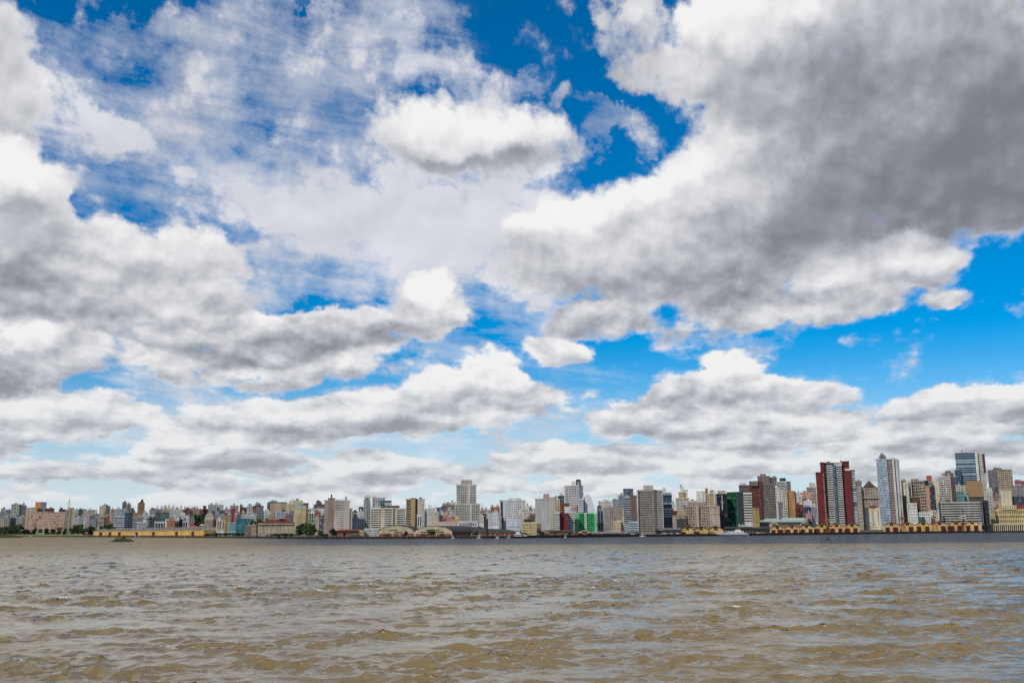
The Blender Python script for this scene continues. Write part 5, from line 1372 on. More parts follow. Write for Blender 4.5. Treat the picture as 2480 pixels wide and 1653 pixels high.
a, c = f.X(1400), f.X(1700); u0, u1 = f.X(1470), f.X(1692); m = (u0 + u1) / 2; n = 12
q = MB(); q.box((a, 1, f.base - .2), (c, 18, f.Z(1040))); f.build(q, 'wall', wallmat('7a4a36', .9, .3))
q = MB(); q.extrude([(m + (u1 - u0) / 2 * math.cos(math.pi * t / n), f.Z(1040) + (f.Z(980) - f.Z(1040)) * math.sin(math.pi * t / n)) for t in range(n + 1)], .2, 3); f.build(q, 'arched_gable', wallmat('cdb98e', .9, .3))
q = MB(); q.box((m - 2.4, .05, f.Z(1018)), (m + 2.4, .19, f.Z(996))); f.build(q, 'gable_window', BLACK)
q = MB(); q.loft([[(a - .5, -1.5, f.Z(1040)), (c + .5, -1.5, f.Z(1040)), (c + .5, 19, f.Z(1040)), (a - .5, 19, f.Z(1040))], [(a + 3, 4, f.Z(990)), (c, 4, f.Z(1000)), (c, 14, f.Z(1000)), (a + 3, 14, f.Z(990))]]); f.build(q, 'roof', wallmat('5a4640', .9, .3))
for i in range(7):
    u = a + (c - a) * (i + .5) / 7; q = MB(); q.box((u - 1.1, .85, f.base), (u + 1.1, .98, f.Z(1052))); f.build(q, 'doorway', wallmat('2a1d18'))
f = Fr(5, 800, 1370, 1030, 10, 'quay_shed', 'old brown brick shed with two gables left of the market shed', 'shed')
a, c = f.X(802), f.X(1368)
q = MB(); q.box((a, .5, f.base - .2), (c, 16, f.Z(1010))); f.build(q, 'wall', wallmat('8a6a54', .9, .4))
q = MB(); q.loft([[(a - .4, -.3, f.Z(1010)), (c + .4, -.3, f.Z(1010)), (c + .4, 16.4, f.Z(1010)), (a - .4, 16.4, f.Z(1010))], [(a + 4, 6, f.Z(975)), (c - 4, 6, f.Z(975)), (c - 4, 10, f.Z(975)), (a + 4, 10, f.Z(975))]]); f.build(q, 'roof', wallmat('54423a', .9, .35))
q = MB(); m0, m1 = f.X(804), f.X(965); q.extrude([(m0, f.base), (m1, f.base), (m1, f.Z(1012)), ((m0 + m1) / 2, f.Z(976)), (m0, f.Z(1012))], -.4, 3); f.build(q, 'gable_wall', wallmat('97785e', .9, .4))
for (xa, xb) in ((830, 852), (900, 945), (1040, 1065), (1170, 1200), (1290, 1330)):
    q = MB(); q.box((f.X(xa), -.55, f.base), (f.X(xb), .45, f.Z(1042))); f.build(q, 'door', wallmat('54261e'))
# iron fence panels by the cream building
f = Fr(7, 1820, 2182, 1318, 8, 'fence', 'iron and glass fence between the two rows of yellow warehouses', 'fence')
a, c = f.X(1822), f.X(2180); z1 = f.Z(1318)
for i in range(25):
    u = a + (c - a) * i / 24; q = MB(); q.box((u - .15, -.15, f.base - .2), (u + .15, .15, z1)); f.build(q, 'post', wallmat('4a4844'))
for i in range(24):
    u = a + (c - a) * (i + .5) / 24; w_ = (c - a) / 48 - .16
    q = MB(); q.box((u - w_, -.05, f.base + .1), (u + w_, .05, z1 - .3)); f.build(q, 'panel', wallmat('77736c', .5))
# ------------------------------------------------------------------ portal cranes
CRG = 'old harbour portal cranes'
def crane(k, x, ycab, ytop, d, label, col, jib=None, w=34, col2=None):
    f = Fr(k, x - w, x + w, ycab, d, 'portal_crane', label, 'crane', CRG)
    m = f.X(x); h = (f.X(x + w) - f.X(x - w)) / 2; zc = f.Z(ycab); zt = f.Z(ytop); zl = f.base
    zp = zl + (zc - zl) * .55
    mt = wallmat(col, .7, .4); m2 = wallmat(col2 or col, .7, .4)
    for sx in (-1, 1):
        for sy in (-1, 1):
            q = MB(); q.tube((m + sx * h, sy * h + 2, zl), (m + sx * h * .55, sy * h * .5 + 2, zp), .34, 5); f.build(q, 'leg', mt)
    q = MB(); q.box((m - h * .7, 2 - h * .6, zp - .3), (m + h * .7, 2 + h * .6, zp + .7)); f.build(q, 'portal', mt)
    q = MB()
    for j in range(3):
        za, zb_ = zl + (zp - zl) * j / 3, zl + (zp - zl) * (j + 1) / 3; ha, hb = h * (1 - .45 * j / 3), h * (1 - .45 * (j + 1) / 3)
        q.tube((m - ha, 2 - h * .9, za), (m + hb, 2 - h * .8, zb_), .16, 4); q.tube((m + ha, 2 - h * .9, za), (m - hb, 2 - h * .8, zb_), .16, 4)
    f.build(q, 'bracing', mt)
    q = MB(); q.frustum((m, 2), h * .9, h * .9, zp + .7, h * .7, h * .7, zc - 1.8); f.build(q, 'turntable', mt)
    q = MB(); q.box((m - h * .95, 2 - h * .6, zc - 1.8), (m + h * .95, 2 + h * .9, zc + 1.2)); q.box((m - h * .6, 2 - h * .5, zc + 1.2), (m + h * .6, 2 + h * .7, zc + 2.1)); cb = f.build(q, 'cab', m2)
    q = MB(); q.box((m - h * .7, 2 - h * .62, zc - .6), (m + h * .7, 2 - h * .61, zc + .7)); f.build(q, 'cab_window', glassmat('1c1e20'), None)
    q = MB(); q.tube((m - h * .4, 2, zc + 2), (m, 2.2, zt), .26, 4); q.tube((m + h * .4, 2, zc + 2), (m, 2.2, zt), .26, 4)
    for t in (.25, .5, .75): q.tube((m - h * .4 * (1 - t), 2, zc + 2 + (zt - zc - 2) * t), (m + h * .4 * (1 - t), 2.1, zc + 2 + (zt - zc - 2) * t), .16, 4)
    f.build(q, 'a_frame', mt)
    if jib:
        (jx0, jy0), (jx1, jy1) = jib
        q = MB(); A = Vector((f.X(jx0), 1.5, f.Z(jy0))); B = Vector((f.X(jx1), -1, f.Z(jy1)))
        for o_ in (Vector((-.5, 0, 0)), Vector((.5, 0, 0)), Vector((0, .5, .9))): q.tube(A + o_, B, .2, 4)
        for t in range(9):
            P0 = A.lerp(B, t / 9); P1 = A.lerp(B, (t + 1) / 9); s_ = 1 - t / 9
            q.tube(P0 + Vector((-.5 * s_, 0, 0)), P1 + Vector((.5 * s_, 0, 0)), .12, 3)
        f.build(q, 'jib', wallmat('5a5550', .7))
    return f
crane(7, 1305, 1180, 1065, 1.6, 'leftmost harbour crane, brown and yellow, standing before the red tower', '8a5a34', None, 38, '9a7434')
crane(8, 398, 1140, 1008, 1.6, 'brown and yellow harbour crane below the blue-grey glass tower', '8a4a2c', None, 36, 'b08630')
fC = crane(8, 905, 1122, 1010, 1.6, 'yellow harbour crane with a long raised lattice jib', '8a4028', ((925, 1075), (1075, 742)), 40, 'd0a028')
q = MB(); q.tube((fC.X(1092), 8, fC.Z(752)), (fC.X(1165), 8, fC.Z(850)), .2, 4); q.tube((fC.X(1075), -1, fC.Z(742)), (fC.X(1092), 8, fC.Z(752)), .14, 4); q.tube((fC.X(925), 1.5, fC.Z(1075)), (fC.X(1165), 8, fC.Z(850)), .12, 4); fC.build(q, 'back_jib', wallmat('5a5550', .7))
crane(8, 1362, 1120, 988, 1.6, 'red harbour crane with a white cab before the grey striped office', '7a2f26', ((1345, 1080), (1300, 1050)), 42, 'cfc8c4')
# ------------------------------------------------------------------ boats
def hull(mb, L, Wd, H, z0=-.5, bow=1.0, sheer=.35, n=12):
    rings = []
    for i in range(n + 1):
        t = i / n; x = -L / 2 + L * t
        w_ = Wd / 2 * min(1, (1 - abs(2 * t - 1) ** 3.2) ** .8 + (.35 if t < .5 else 0) * (1 - t))
        w_ = max(.05, min(Wd / 2, w_)); zt = H * (1 + sheer * (2 * t - .8) ** 2 * (1.2 if t > .4 else .5))
        rings.append([(x, -w_, zt), (x, -w_ * .75, z0), (x, w_ * .75, z0), (x, w_, zt)])
    mb.loft(rings)
def boat(k, x0, x1, d, label, cat, name, parts, hullc, H=2.0, flip=False, stripe=None, zs=0.66):
    f = Fr(k, x0, x1, 1000, d, name, label, cat, z0=0.0)
    L = f.X(x1) - f.X(x0); m = (f.X(x0) + f.X(x1)) / 2
    f.root.matrix_basis = f.root.matrix_basis @ Matrix.Translation((m, 0, 0)) @ Matrix.Rotation(math.pi if flip else 0.0, 4, 'Z') @ Matrix.Diagonal((1, 1, zs, 1))
    q = MB(); hull(q, L, max(2.2, L * .16), H); f.build(q, 'hull', wallmat(hullc, .6, .3))
    if stripe:
        q = MB(); q.box((-L * .42, -max(2.2, L * .16) / 2 - .05, .1), (L * .36, -max(2.2, L * .16) / 2 + .3, .55)); f.build(q, 'waterline_stripe', wallmat(stripe))
    for (nm, t0, t1, za, zb_, hw, c) in parts:      # along the hull 0..1, heights, half width
        q = MB(); q.box((-L / 2 + L * t0, -hw, za), (-L / 2 + L * t1, hw, zb_)); f.build(q, nm, glassmat(c[1:]) if c[0] == '!' else wallmat(c, .6, .15))
    return f, L
# white river ferry
f, L = boat(6, 1690, 2282, -14, 'long white river ferry with a red funnel moored by the yellow warehouses', 'ferry', 'ferry',
 [('main_deck', .06, .97, 2.0, 4.2, 3.4, 'e6e6e4'), ('upper_deck', .14, .62, 4.2, 6.2, 3.0, 'eaeae8'), ('bridge', .22, .40, 6.2, 8.2, 2.4, 'e8e8e6'), ('funnel', .26, .34, 8.2, 9.8, 1.0, 'a83a2c'), ('aft_deck_roof', .62, .95, 6.0, 6.25, 3.1, 'dcdcd8')], 'dededc', 2.0, True)
for i in range(14):
    q = MB(); u = -L / 2 + L * (.09 + .86 * i / 14); q.box((u, 3.38, 2.7), (u + L * .035, 3.46, 3.7)); f.build(q, 'window', glassmat('2a3036'))
for i in range(8):
    q = MB(); u = -L / 2 + L * (.16 + .46 * i / 8); q.box((u, 2.98, 4.8), (u + L * .035, 3.06, 5.7)); f.build(q, 'window', glassmat('2a3036'))
for i in range(9):
    q = MB(); u = -L / 2 + L * (.63 + .31 * i / 8); q.box((u - .1, 2.9, 4.2), (u + .1, 3.05, 6.0)); f.build(q, 'rail_post', WHITE)
q = MB(); q.tube((-L * .2, 0, 8.2), (-L * .2, 0, 13), .14, 4); q.tube((L * .3, 0, 4.2), (L * .3, 0, 9), .12, 4); f.build(q, 'mast', STEEL)
# tugboat
f, L = boat(5, 290, 615, -9, 'tugboat with a dark hull and white superstructure moored by the cream building', 'tugboat', 'tugboat',
 [('deckhouse', .16, .56, 2.2, 4.4, 2.0, 'dcdcda'), ('upper_house', .22, .46, 4.4, 6.6, 1.7, 'e4e4e2'), ('wheelhouse', .26, .40, 6.6, 8.6, 1.4, 'e8e8e6'), ('funnel', .43, .50, 6.6, 9.0, .8, '5a4a44'), ('aft_crate', .64, .82, 2.2, 3.4, 1.4, 'c9c6c0'), ('wheelhouse_window', .262, .398, 7.3, 8.1, 1.42, '!20262c')], '1d1f24', 2.0, False, '5a2a26')
for i in range(6):
    q = MB(); u = -L / 2 + L * (.19 + .34 * i / 6); q.box((u, -2.06, 3.0), (u + .9, -1.98, 3.8)); f.build(q, 'porthole', glassmat('20262c'))
q = MB(); q.tube((-L * .17, 0, 8.6), (-L * .17, 0, 14.5), .16, 4); q.tube((L * .22, 0, 2), (L * .22, 0, 9), .14, 4); q.tube((L * .22, 0, 8.8), (-L * .1, 0, 6.6), .06, 3); f.build(q, 'mast', STEEL)
SB = 'small white boats moored at the quay'
for (k, x0, x1, d, lab, hc) in [
 (4,1422,1485,-5,'small white launch at the right corner of the arched warehouse','dedede'),
 (4,1868,1962,-6,'white workboat with a tall cabin beside the bush on the quay','d6d6d4'),
 (4,1990,2115,-6,'dark low barge carrying two tall piling masts','2c2c30'),
 (4,2215,2270,-5,'small white motorboat right of the piling barge','e0e0de'),
 (5,5,70,-5,'little white boat with a thin mast left of the tugboat','dcdcda'),
 (5,190,285,-5,'low grey boat just ahead of the tugboat bow','8d9498'),
 (5,620,790,-5,'low dark blue pontoon behind the tugboat stern','2f3c4c'),
 (5,1222,1262,-4,'tiny white boat in front of the old brown shed','e6e6e4'),
 (6,345,458,-5,'white canopy boat at the foot of the big grey gridded tower','d9dcdc'),
 (1,190,305,-22,'white fishing boat with two masts at the far left bank','e2e2e0'),
 (1,500,625,-22,'white boat with a single mast below the salmon slab','e4e4e2')]:
    dark = hc in ('2c2c30', '2f3c4c')
    pr = [] if dark else [('cabin', .3, .62, .9, 2.6, .8, 'e2e2e0'), ('cabin_window', .32, .60, 1.7, 2.2, .82, '!2a3036')]
    f, L = boat(k, x0, x1, d, lab, 'boat', 'small_boat' if not dark else 'barge', pr, hc, 1.0)
    f.root['group'] = SB if not dark else 'dark barges at the quay'
    if 'two tall' in lab:
        for u in (-L * .1, L * .12):
            q = MB(); q.tube((u, 0, .8), (u, 0, 23), .42, 5); f.build(q, 'piling_mast', wallmat('3c2c26'))
        q = MB(); q.box((-L * .12, -.3, 21.8), (L * .14, .3, 23)); f.build(q, 'mast_head', wallmat('cfc0b0'))
    if 'tall cabin' in lab:
        q = MB(); q.box((-L * .2, -1.0, 2.6), (L * .2, 1.0, 5.4)); o = f.build(q, 'tall_cabin', wallmat('cfd0ce', .6)); q = MB(); q.box((-L * .21, -1.05, 4.3), (L * .21, 1.05, 5.0)); f.build(q, 'tall_cabin_window', glassmat('2a3036'))
    if 'mast' in lab and 'piling' not in lab:
        for u in ((-L * .1, L * .3) if 'two masts' in lab else (-L * .05,)):
            q = MB(); q.tube((u, 0, 1), (u, 0, 13 if k == 1 else 8), .08, 4); f.build(q, 'mast', wallmat('a9a9a6'))
# ------------------------------------------------------------------ channel marks
for (x, y, Y, c, lab) in ((205,880,1150,'dfe6e4','pale channel post, leftmost of two near the floating weed'),(268,880,1150,'c9d4d2','pale channel post, right one of the pair near the floating weed'),(1080,880,1000,'8fd0c4','pale green channel buoy in front of the long yellow warehouse')):
    f = Fr(2, x - 4, x + 4, y, 0, 'channel_post', lab, 'buoy', z0=0.0, Y=Y)
    q = MB(); q.cyl((0, 0), .3, .26, -.6, 3.4, 8); f.build(q, 'post', wallmat(c, .6))
    q = MB(); q.cyl((0, 0), .5, .1, 3.4, 4.2, 8); f.build(q, 'top_mark', wallmat(c, .6))
f = Fr(7, 1320, 1345, 1408, 0, 'channel_post', 'small dark channel buoy in front of the leftmost crane', 'buoy', z0=0.0, Y=520)
q = MB(); q.cyl((0, 0), .9, .8, -.4, .7, 10); f.build(q, 'float', wallmat('1d2a22', .6)); q = MB(); q.cyl((0, 0), .2, .15, .7, 1.6, 6); f.build(q, 'stem', wallmat('1d2a22', .6))

# ------------------------------------------------------------------ vehicles parked on the quay
def car(k, x, d, colr, label):
    f = Fr(k, x - 8, x + 8, 1000, d, 'parked_car', label, 'car', 'vehicles parked along the quay')
    q = MB(); q.extrude([(-2.1, .35), (2.1, .35), (2.15, .85), (1.2, 1.0), (-1.7, 1.0), (-2.15, .9)], -.85, .85); f.M = Matrix.Identity(4); f.build(q, 'body', wallmat(colr, .4, .05))
    q = MB(); q.loft([[(-1.6, -.8, 1.0), (1.1, -.8, 1.0), (1.1, .8, 1.0), (-1.6, .8, 1.0)], [(-1.2, -.65, 1.5), (.5, -.65, 1.5), (.5, .65, 1.5), (-1.2, .65, 1.5)]]); f.build(q, 'cabin', glassmat('23282c'))
    for u in (-1.3, 1.3):
        for v in (-.8, .8):
            q = MB(); q.tube((u, v - .1, .33), (u, v + .1, .33), .33, 8); f.build(q, 'wheel', wallmat('161616', .9))
for i, (k, x, c_, w_) in enumerate([(6,800,'d9d9d6','white car first from the left by the glass-walled terminal'),(6,850,'9a2a24','red car second from the left by the glass-walled terminal'),(6,905,'c9ccce','silver car third from the left by the glass-walled terminal'),(6,960,'2b2f38','dark blue car fourth from the left by the glass-walled terminal'),(6,1015,'e2e2de','white car at the right end of the glass-walled terminal'),
 (7,60,'8d9498','grey car at the left end of the terminal before the market hall'),(7,130,'b5463a','red car by the grey terminal before the market hall'),(7,215,'dcdcda','white car by the grey terminal before the market hall'),(7,300,'c98a84','pink car at the right end of the grey terminal'),
 (5,1440,'b23c2a','red car at the left end of the market shed'),(5,1590,'c2602e','orange car under the arched market gable'),(5,1850,'a8362a','dark red car by the long grey-roofed market shed'),(6,60,'c0482c','orange-red car by the brown-roofed market shed'),(6,230,'d6d2ca','cream car by the brown-roofed market shed')]):
    car(k, x, 3.2, c_, w_)
# ================================================================== trees, weed rafts, small hillside houses
def leafmat(c0, c1):
    m = bpy.data.materials.new('leaves'); m.use_nodes = True
    nt = m.node_tree; q = S(nt); p = nt.nodes['Principled BSDF']
    oi = nt.nodes.new('ShaderNodeNewGeometry')
    q._set(p.inputs['Base Color'], q.mix(oi.outputs['Random Per Island'], (*c0, 1), (*c1, 1)))
    p.inputs['Roughness'].default_value = 0.7
    p.inputs['Specular IOR Level'].default_value = 0.2
    return m
LEAF = [leafmat((.018, .035, .012), (.05, .08, .028)), leafmat((.03, .05, .015), (.08, .11, .035)), leafmat((.012, .026, .014), (.035, .055, .03))]
BARK = wallmat('4a4036', .95, .3)
def crown_mesh(seed, leaf, n=900, conifer=False):
    rng = np.random.default_rng(seed); mb = MB()
    cl = []
    for i in range(11):
        if conifer: z = i / 11; r = .42 * (1 - z) + .04; cl.append((rng.normal(0, .05), rng.normal(0, .05), z, r))
        else:
            t = rng.uniform(0, 2 * math.pi); r = rng.uniform(.05, .34)
            cl.append((r * math.cos(t), r * math.sin(t), rng.uniform(.12, .82), rng.uniform(.16, .30)))
    for i in range(n):
        cx, cy, cz, cr = cl[i % len(cl)]
        d = rng.normal(size=3); d /= np.linalg.norm(d); d[2] *= .75 if not conifer else .3
        p = np.array([cx, cy, cz]) + d * cr * rng.uniform(.65, 1.08)
        s_ = rng.uniform(.03, .07)
        u = rng.normal(size=3); u /= np.linalg.norm(u); v = np.cross(u, d); v /= (np.linalg.norm(v) + 1e-6)
        mb.add([tuple(p - u * s_ - v * s_ * .6), tuple(p + u * s_ - v * s_), tuple(p + u * s_ * .8 + v * s_), tuple(p - u * s_ + v * s_ * .9)], [(0, 1, 2, 3)])
    return mb.mesh('crown', leaf)
CROWNS = [crown_mesh(i, LEAF[i % 3]) for i in range(6)]
CONIF = crown_mesh(77, LEAF[2], 420, True)
def trunk_mesh(seed):
    rng = np.random.default_rng(seed); mb = MB()
    mb.tube((0, 0, -.15), (.01, 0, .42), .035, 7, r2=.02)
    for i in range(5):
        t = rng.uniform(0, 6.28); mb.tube((0, 0, .18 + .05 * i), (.24 * math.cos(t), .24 * math.sin(t), .45 + .07 * i), .016, 5, r2=.005)
    return mb.mesh('trunk', BARK)
TRUNKS = [trunk_mesh(i) for i in range(3)]
_tn = [0]
def tree(k, x0, x1, ytop, ybase, d, label, group=None, conifer=False, kind=None):
    px = kx(k, (x0 + x1) / 2); Y = shore_px(px) + d
    p0 = P(px, ky(k, ybase), Y); p1 = P(px, ky(k, ytop), Y)
    g = ground(p0.x, p0.y); zb = max(g, p0.z) if p0.z > g + 1.5 else g
    zb = g if d < 140 else min(p0.z, g + 30)
    zb = g
    h = max(2.5, p1.z - zb); w = (x1 - x0) / KROP[k][2] / F0 * math.hypot(p0.x, p0.y)
    _tn[0] += 1; i = _tn[0]
    r = empty('conifer_tree' if conifer else 'tree', (p0.x, p0.y, zb), i * 1.7)
    tag(r, label, 'tree', group)
    c = bpy.data.objects.new('crown', CONIF if conifer else CROWNS[i % 6]); C.objects.link(c); c.parent = r
    lift = .12 * h
    c.scale = (w * 1.05, w * 1.05, (h - lift) * 1.0); c.location = (0, 0, lift * .6)
    t = bpy.data.objects.new('trunk', TRUNKS[i % 3]); C.objects.link(t); t.parent = r
    t.scale = (max(w * .6, h * .35), max(w * .6, h * .35), h); 
    return r
def grove(k, xa, xb, ytop, ybase, d, n, where, seed, wd=80, group=None):
    rnd = random.Random(seed)
    order = ['first', 'second', 'third', 'fourth', 'fifth', 'sixth', 'seventh', 'eighth', 'ninth', 'tenth', 'eleventh', 'twelfth', 'thirteenth', 'fourteenth']
    for i in range(n):
        c = xa + (xb - xa) * (i + .5) / n
        hh = (ybase - ytop) * (1 if 0 < i < n - 1 else .75) * rnd.uniform(.85, 1.12)
        tree(k, c - wd * .62 * rnd.uniform(.85, 1.2), c + wd * .62 * rnd.uniform(.85, 1.2), ybase - hh, ybase, d + rnd.uniform(-12, 12),
             f'{order[i]} dark tree from the left {where}', group or f'trees {where}')
tree(3, 940, 1200, 572, 855, 12, 'tallest dark tree on the bank right of the grain silo')
tree(3, 845, 1000, 640, 858, 10, 'broad dark tree against the right end of the grain silo')
tree(3, 1080, 1235, 690, 860, 8, 'lower dark tree right of the tallest riverside tree')
tree(3, 1235, 1330, 752, 858, 9, 'small bluish tree at the foot of the purple-grey block')
tree(3, 1438, 1585, 708, 855, 9, 'round dark tree in front of the hotel slab')
tree(3, 1860, 1945, 770, 850, 20, 'small tree behind the low cream quayside shed')
tree(4, 1000, 1140, 945, 1095, 4, 'thin brownish tree in front of the right arched gable')
tree(4, 585, 650, 985, 1095, 4, 'small thin tree in front of the left arched warehouse')
tree(4, 1815, 1905, 985, 1100, 4, 'dark round bush-like tree behind the white workboat')
tree(5, 1285, 1370, 1000, 1080, 3, 'dark tree at the right end of the old brown shed')
tree(6, 655, 775, 1105, 1212, 6, 'dark tree at the right foot of the big grey gridded tower')
tree(6, 900, 965, 1065, 1115, 30, 'small green tree at the right foot of the dark blue glass tower')
tree(6, 1085, 1160, 1050, 1100, 34, 'green tree behind the leftmost yellow warehouse of the three')
tree(7, 838, 985, 962, 1135, 85, 'tall dark conifer between the tan slab and the red tower', conifer=True)
tree(8, 2005, 2110, 632, 710, 190, 'bright green rooftop tree above the cream blank wall')
tree(7, 1000, 1090, 1130, 1215, 46, 'dark tree at the right end of the green-roofed hall')
tree(3, 1690, 1745, 770, 850, 6, 'thin bare tree in front of the long brick shed')
grove(1, 100, 440, 640, 760, 55, 6, 'on the bank left of the salmon slab', 3, 95)
grove(1, 1460, 1720, 672, 800, 26, 4, 'left of the long yellow warehouse', 4, 105)
grove(1, 1790, 2050, 650, 730, 60, 4, 'below the white office block', 5, 90)
grove(2, 1180, 1440, 440, 650, 230, 5, 'on the hill above the red-roofed house', 6, 110)
grove(3, 20, 500, 536, 660, 120, 9, 'on the slope behind the grain silo', 7, 85)
grove(2, 1450, 2150, 790, 860, 18, 9, 'under the elevated road', 8, 80)
grove(3, 420, 800, 815, 890, 2, 6, 'in front of the grain silo dock', 9, 90)
grove(2, 890, 1130, 520, 580, 190, 4, 'below the long pale block', 10, 70)
grove(1, -40, 120, 690, 770, 42, 3, 'at the far left edge of the bank', 11, 80)
grove(1, 1320, 1480, 610, 720, 70, 3, 'below the white low block beside the salmon building', 13, 85)
grove(1, 440, 1330, 700, 765, 40, 8, 'along the road in front of the salmon slab', 14, 62)
grove(2, 560, 760, 480, 560, 240, 3, 'behind the grey green glass grid block', 15, 80)
grove(2, 1920, 2010, 560, 630, 110, 2, 'below the magenta tower', 16, 70)
grove(3, 1300, 1430, 790, 858, 8, 2, 'left of the round tree by the hotel slab', 17, 62)
grove(8, 1690, 1790, 1210, 1245, 16, 2, 'behind the left end of the low arcade', 18, 50)
grove(2, 2255, 2360, 560, 640, 150, 2, 'right of the turquoise block', 12, 80)

# floating water-plant rafts
WEED = [leafmat((.06, .10, .02), (.16, .20, .04)), leafmat((.10, .09, .03), (.05, .09, .02))]
def raft(px, py, wpx, hpx, label, seed):
    d = ray(px, py); t = -CAMH / d.z; p = Vector((0, 0, CAMH)) + d * t
    w = wpx / F0 * t; h = hpx / F0 * t
    rng = np.random.default_rng(seed)
    r = empty('water_plant_raft', (p.x, p.y, 0)); tag(r, label, 'plants', 'floating rafts of water plants')
    for nm, mt, n in (('leaf_mass', WEED[0], 4200), ('dry_stalks', WEED[1], 900)):
        mb = MB()
        for i in range(n):
            u = rng.normal(0, .42); v = rng.normal(0, .42)
            if u * u + v * v > 1.1: continue
            top = h * max(.12, (1 - u * u * .95 - v * v * .4)) * (1.0 if nm == 'leaf_mass' else 1.3) * (0.75 + .3 * math.sin(u * 9 + 1) + .15 * math.sin(u * 23))
            z = top * rng.uniform(.25, 1.0); s_ = rng.uniform(.10, .24) * (1 if nm == 'leaf_mass' else .6)
            c_ = np.array([u * w / 2, v * w / 2 * .6, z]); a_ = rng.normal(size=3); a_ /= np.linalg.norm(a_); b_ = rng.normal(size=3); b_ /= np.linalg.norm(b_)
            if nm == 'dry_stalks': a_ = a_ * .2; b_ = np.array([b_[0] * .3, b_[1] * .3, 2.2])
            mb.add([tuple(c_ - a_ * s_), tuple(c_ + b_ * s_), tuple(c_ + a_ * s_), tuple(c_ - b_ * s_ * .6)], [(0, 1, 2, 3)])
        o = mb.build(nm, mt, r, kind='stuff')
    mb = MB(); n = 28
    ring = lambda f_, z: [(w * .56 * f_ * math.cos(2*math.pi*i/n) * (1 + .1 * math.sin(5*i)), w * .36 * f_ * math.sin(2*math.pi*i/n), z) for i in range(n)]
    mb.loft([ring(1, -.3), ring(1, .12), ring(.75, h * .2), ring(.3, h * .45)])
    mb.build('root_mat', wallmat('3d4420', .95, .4), r)
raft(5, 1301, 80, 13, 'low green raft of water plants at the left edge', 1)
raft(296, 1311, 50, 12, 'small green mound of floating water plants in front of the yellow warehouse', 2)

# small houses filling the hill between the blocks that can be named
HH = 'little houses and blocks scattered over the hill'
rnd = random.Random(21)
KINDS = [('whitewashed', 'dcdad2'), ('cream', 'd8cbb0'), ('pale grey', 'b5b5b2'), ('terracotta', 'b06e50'), ('sand coloured', 'c4ab88'), ('light blue', 'a9b8c4'), ('brown', '8a6a58'), ('pink', 'cda095'), ('dark grey', '6e7074'), ('ochre', 'c79a54')]
def scatter(k, xa, xb, n, y0, y1, d0, d1, where, seed, wmin=45, wmax=105):
    rnd = random.Random(seed); used = {}
    for i in range(n):
        x = xa + (xb - xa) * (i + rnd.uniform(.2, .8)) / n; t = rnd.random()
        d = d0 + (d1 - d0) * t; yt = y0 + (y1 - y0) * (1 - t) + rnd.uniform(-14, 14)
        w = rnd.uniform(wmin, wmax)
        nm, c = rnd.choice([q for q in KINDS if used.get(q[0], 0) == min(used.get(z[0], 0) for z in KINDS)])
        used[nm] = used.get(nm, 0) + 1
        word = '' if used[nm] == 1 else ('taller ' if used[nm] == 2 else 'wider ' if used[nm] == 3 else 'farther ')
        nx = max(2, int(w / 20)); ny = max(2, int((60 + w * .3) / 26))
        b(k, (x - w / 2, x + w / 2), yt, yt + 60 + w * .3, d, c, f'{nx}x{ny} .5 .45 d', '', f'{word}{nm} hillside block {where}'.strip(), group=HH, depth=10)
scatter(1, 1330, 2050, 10, 470, 590, 150, 330, 'between the salmon building and the white office', 1)
scatter(1, -40, 470, 6, 470, 600, 140, 330, 'left of the salmon building', 2)
scatter(2, 180, 1180, 12, 400, 520, 230, 430, 'above the long yellow warehouse', 3)
scatter(2, 1450, 2350, 14, 440, 540, 200, 330, 'around the brick chimney', 4)
scatter(3, 280, 840, 9, 420, 540, 180, 400, 'above the silo, around the broad salmon slab', 5)
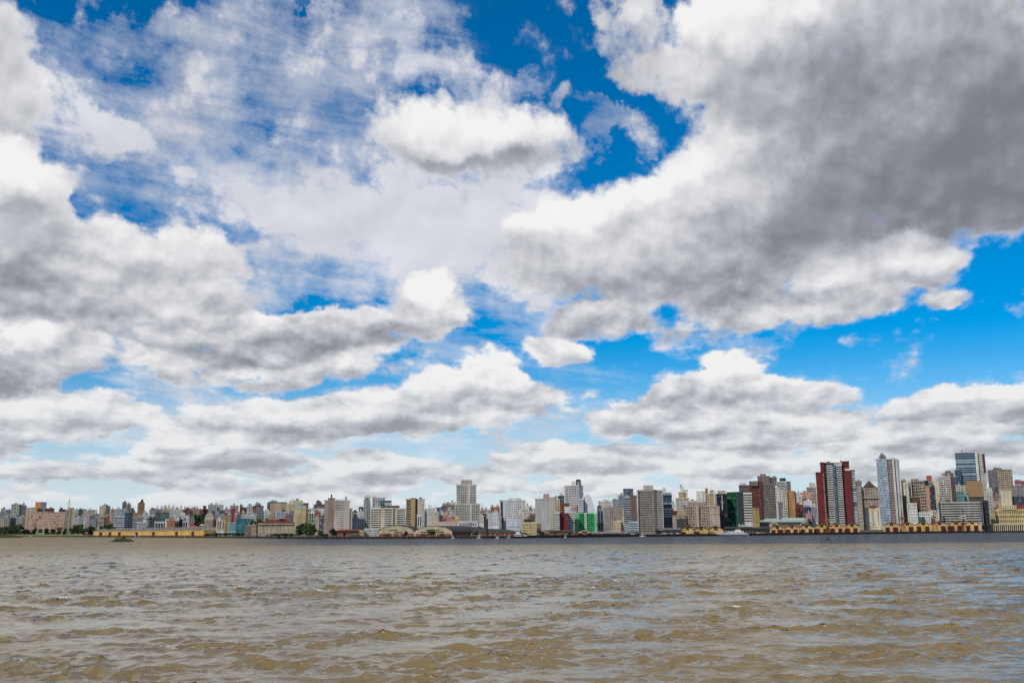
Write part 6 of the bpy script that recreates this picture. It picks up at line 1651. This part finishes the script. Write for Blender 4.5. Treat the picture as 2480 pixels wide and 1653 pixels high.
scatter(3, 1080, 1370, 4, 480, 640, 110, 220, 'between pyramid-topped tower and hotel slab', 6)
scatter(3, 1870, 2070, 3, 520, 640, 140, 240, 'between hotel slab and pyramid-capped tower', 7)
scatter(4, 950, 1490, 9, 650, 780, 120, 330, 'between the beige tower and central tower', 8)
scatter(4, 1940, 2300, 7, 660, 800, 110, 300, 'right of the central tower', 9)
scatter(5, 280, 720, 6, 640, 800, 100, 300, 'left of the big blank grey wall', 10)
scatter(5, 1820, 2300, 7, 520, 760, 140, 330, 'right of the green building', 11)
scatter(6, 930, 1380, 6, 620, 800, 140, 330, 'around the ornate stepped tower', 12)
scatter(7, 500, 1150, 9, 780, 1000, 120, 330, 'between the stepped tower and red tower', 13)
scatter(8, 400, 1260, 9, 640, 880, 200, 320, 'between the glass tower and striped office', 14)
scatter(8, 1790, 2353, 7, 720, 900, 170, 300, 'at the far right of the skyline', 15)
# sunlit far ridge behind everything, small and pale
rnd = random.Random(5)
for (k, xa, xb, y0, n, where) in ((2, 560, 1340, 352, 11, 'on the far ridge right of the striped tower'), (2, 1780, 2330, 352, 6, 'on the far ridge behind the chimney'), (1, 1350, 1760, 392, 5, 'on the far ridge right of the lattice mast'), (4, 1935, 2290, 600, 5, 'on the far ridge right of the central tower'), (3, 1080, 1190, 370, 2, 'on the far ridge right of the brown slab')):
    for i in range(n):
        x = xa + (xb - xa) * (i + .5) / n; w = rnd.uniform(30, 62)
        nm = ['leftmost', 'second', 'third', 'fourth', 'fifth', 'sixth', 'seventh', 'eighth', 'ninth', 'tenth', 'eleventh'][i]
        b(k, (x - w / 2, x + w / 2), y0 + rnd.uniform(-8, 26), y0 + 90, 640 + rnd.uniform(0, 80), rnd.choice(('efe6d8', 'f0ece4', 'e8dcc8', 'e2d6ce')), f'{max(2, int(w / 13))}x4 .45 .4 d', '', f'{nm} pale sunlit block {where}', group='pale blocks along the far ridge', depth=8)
print('windows as objects', NWIN[0], 'buildings', _cnt[0], 'objects', len(bpy.data.objects))
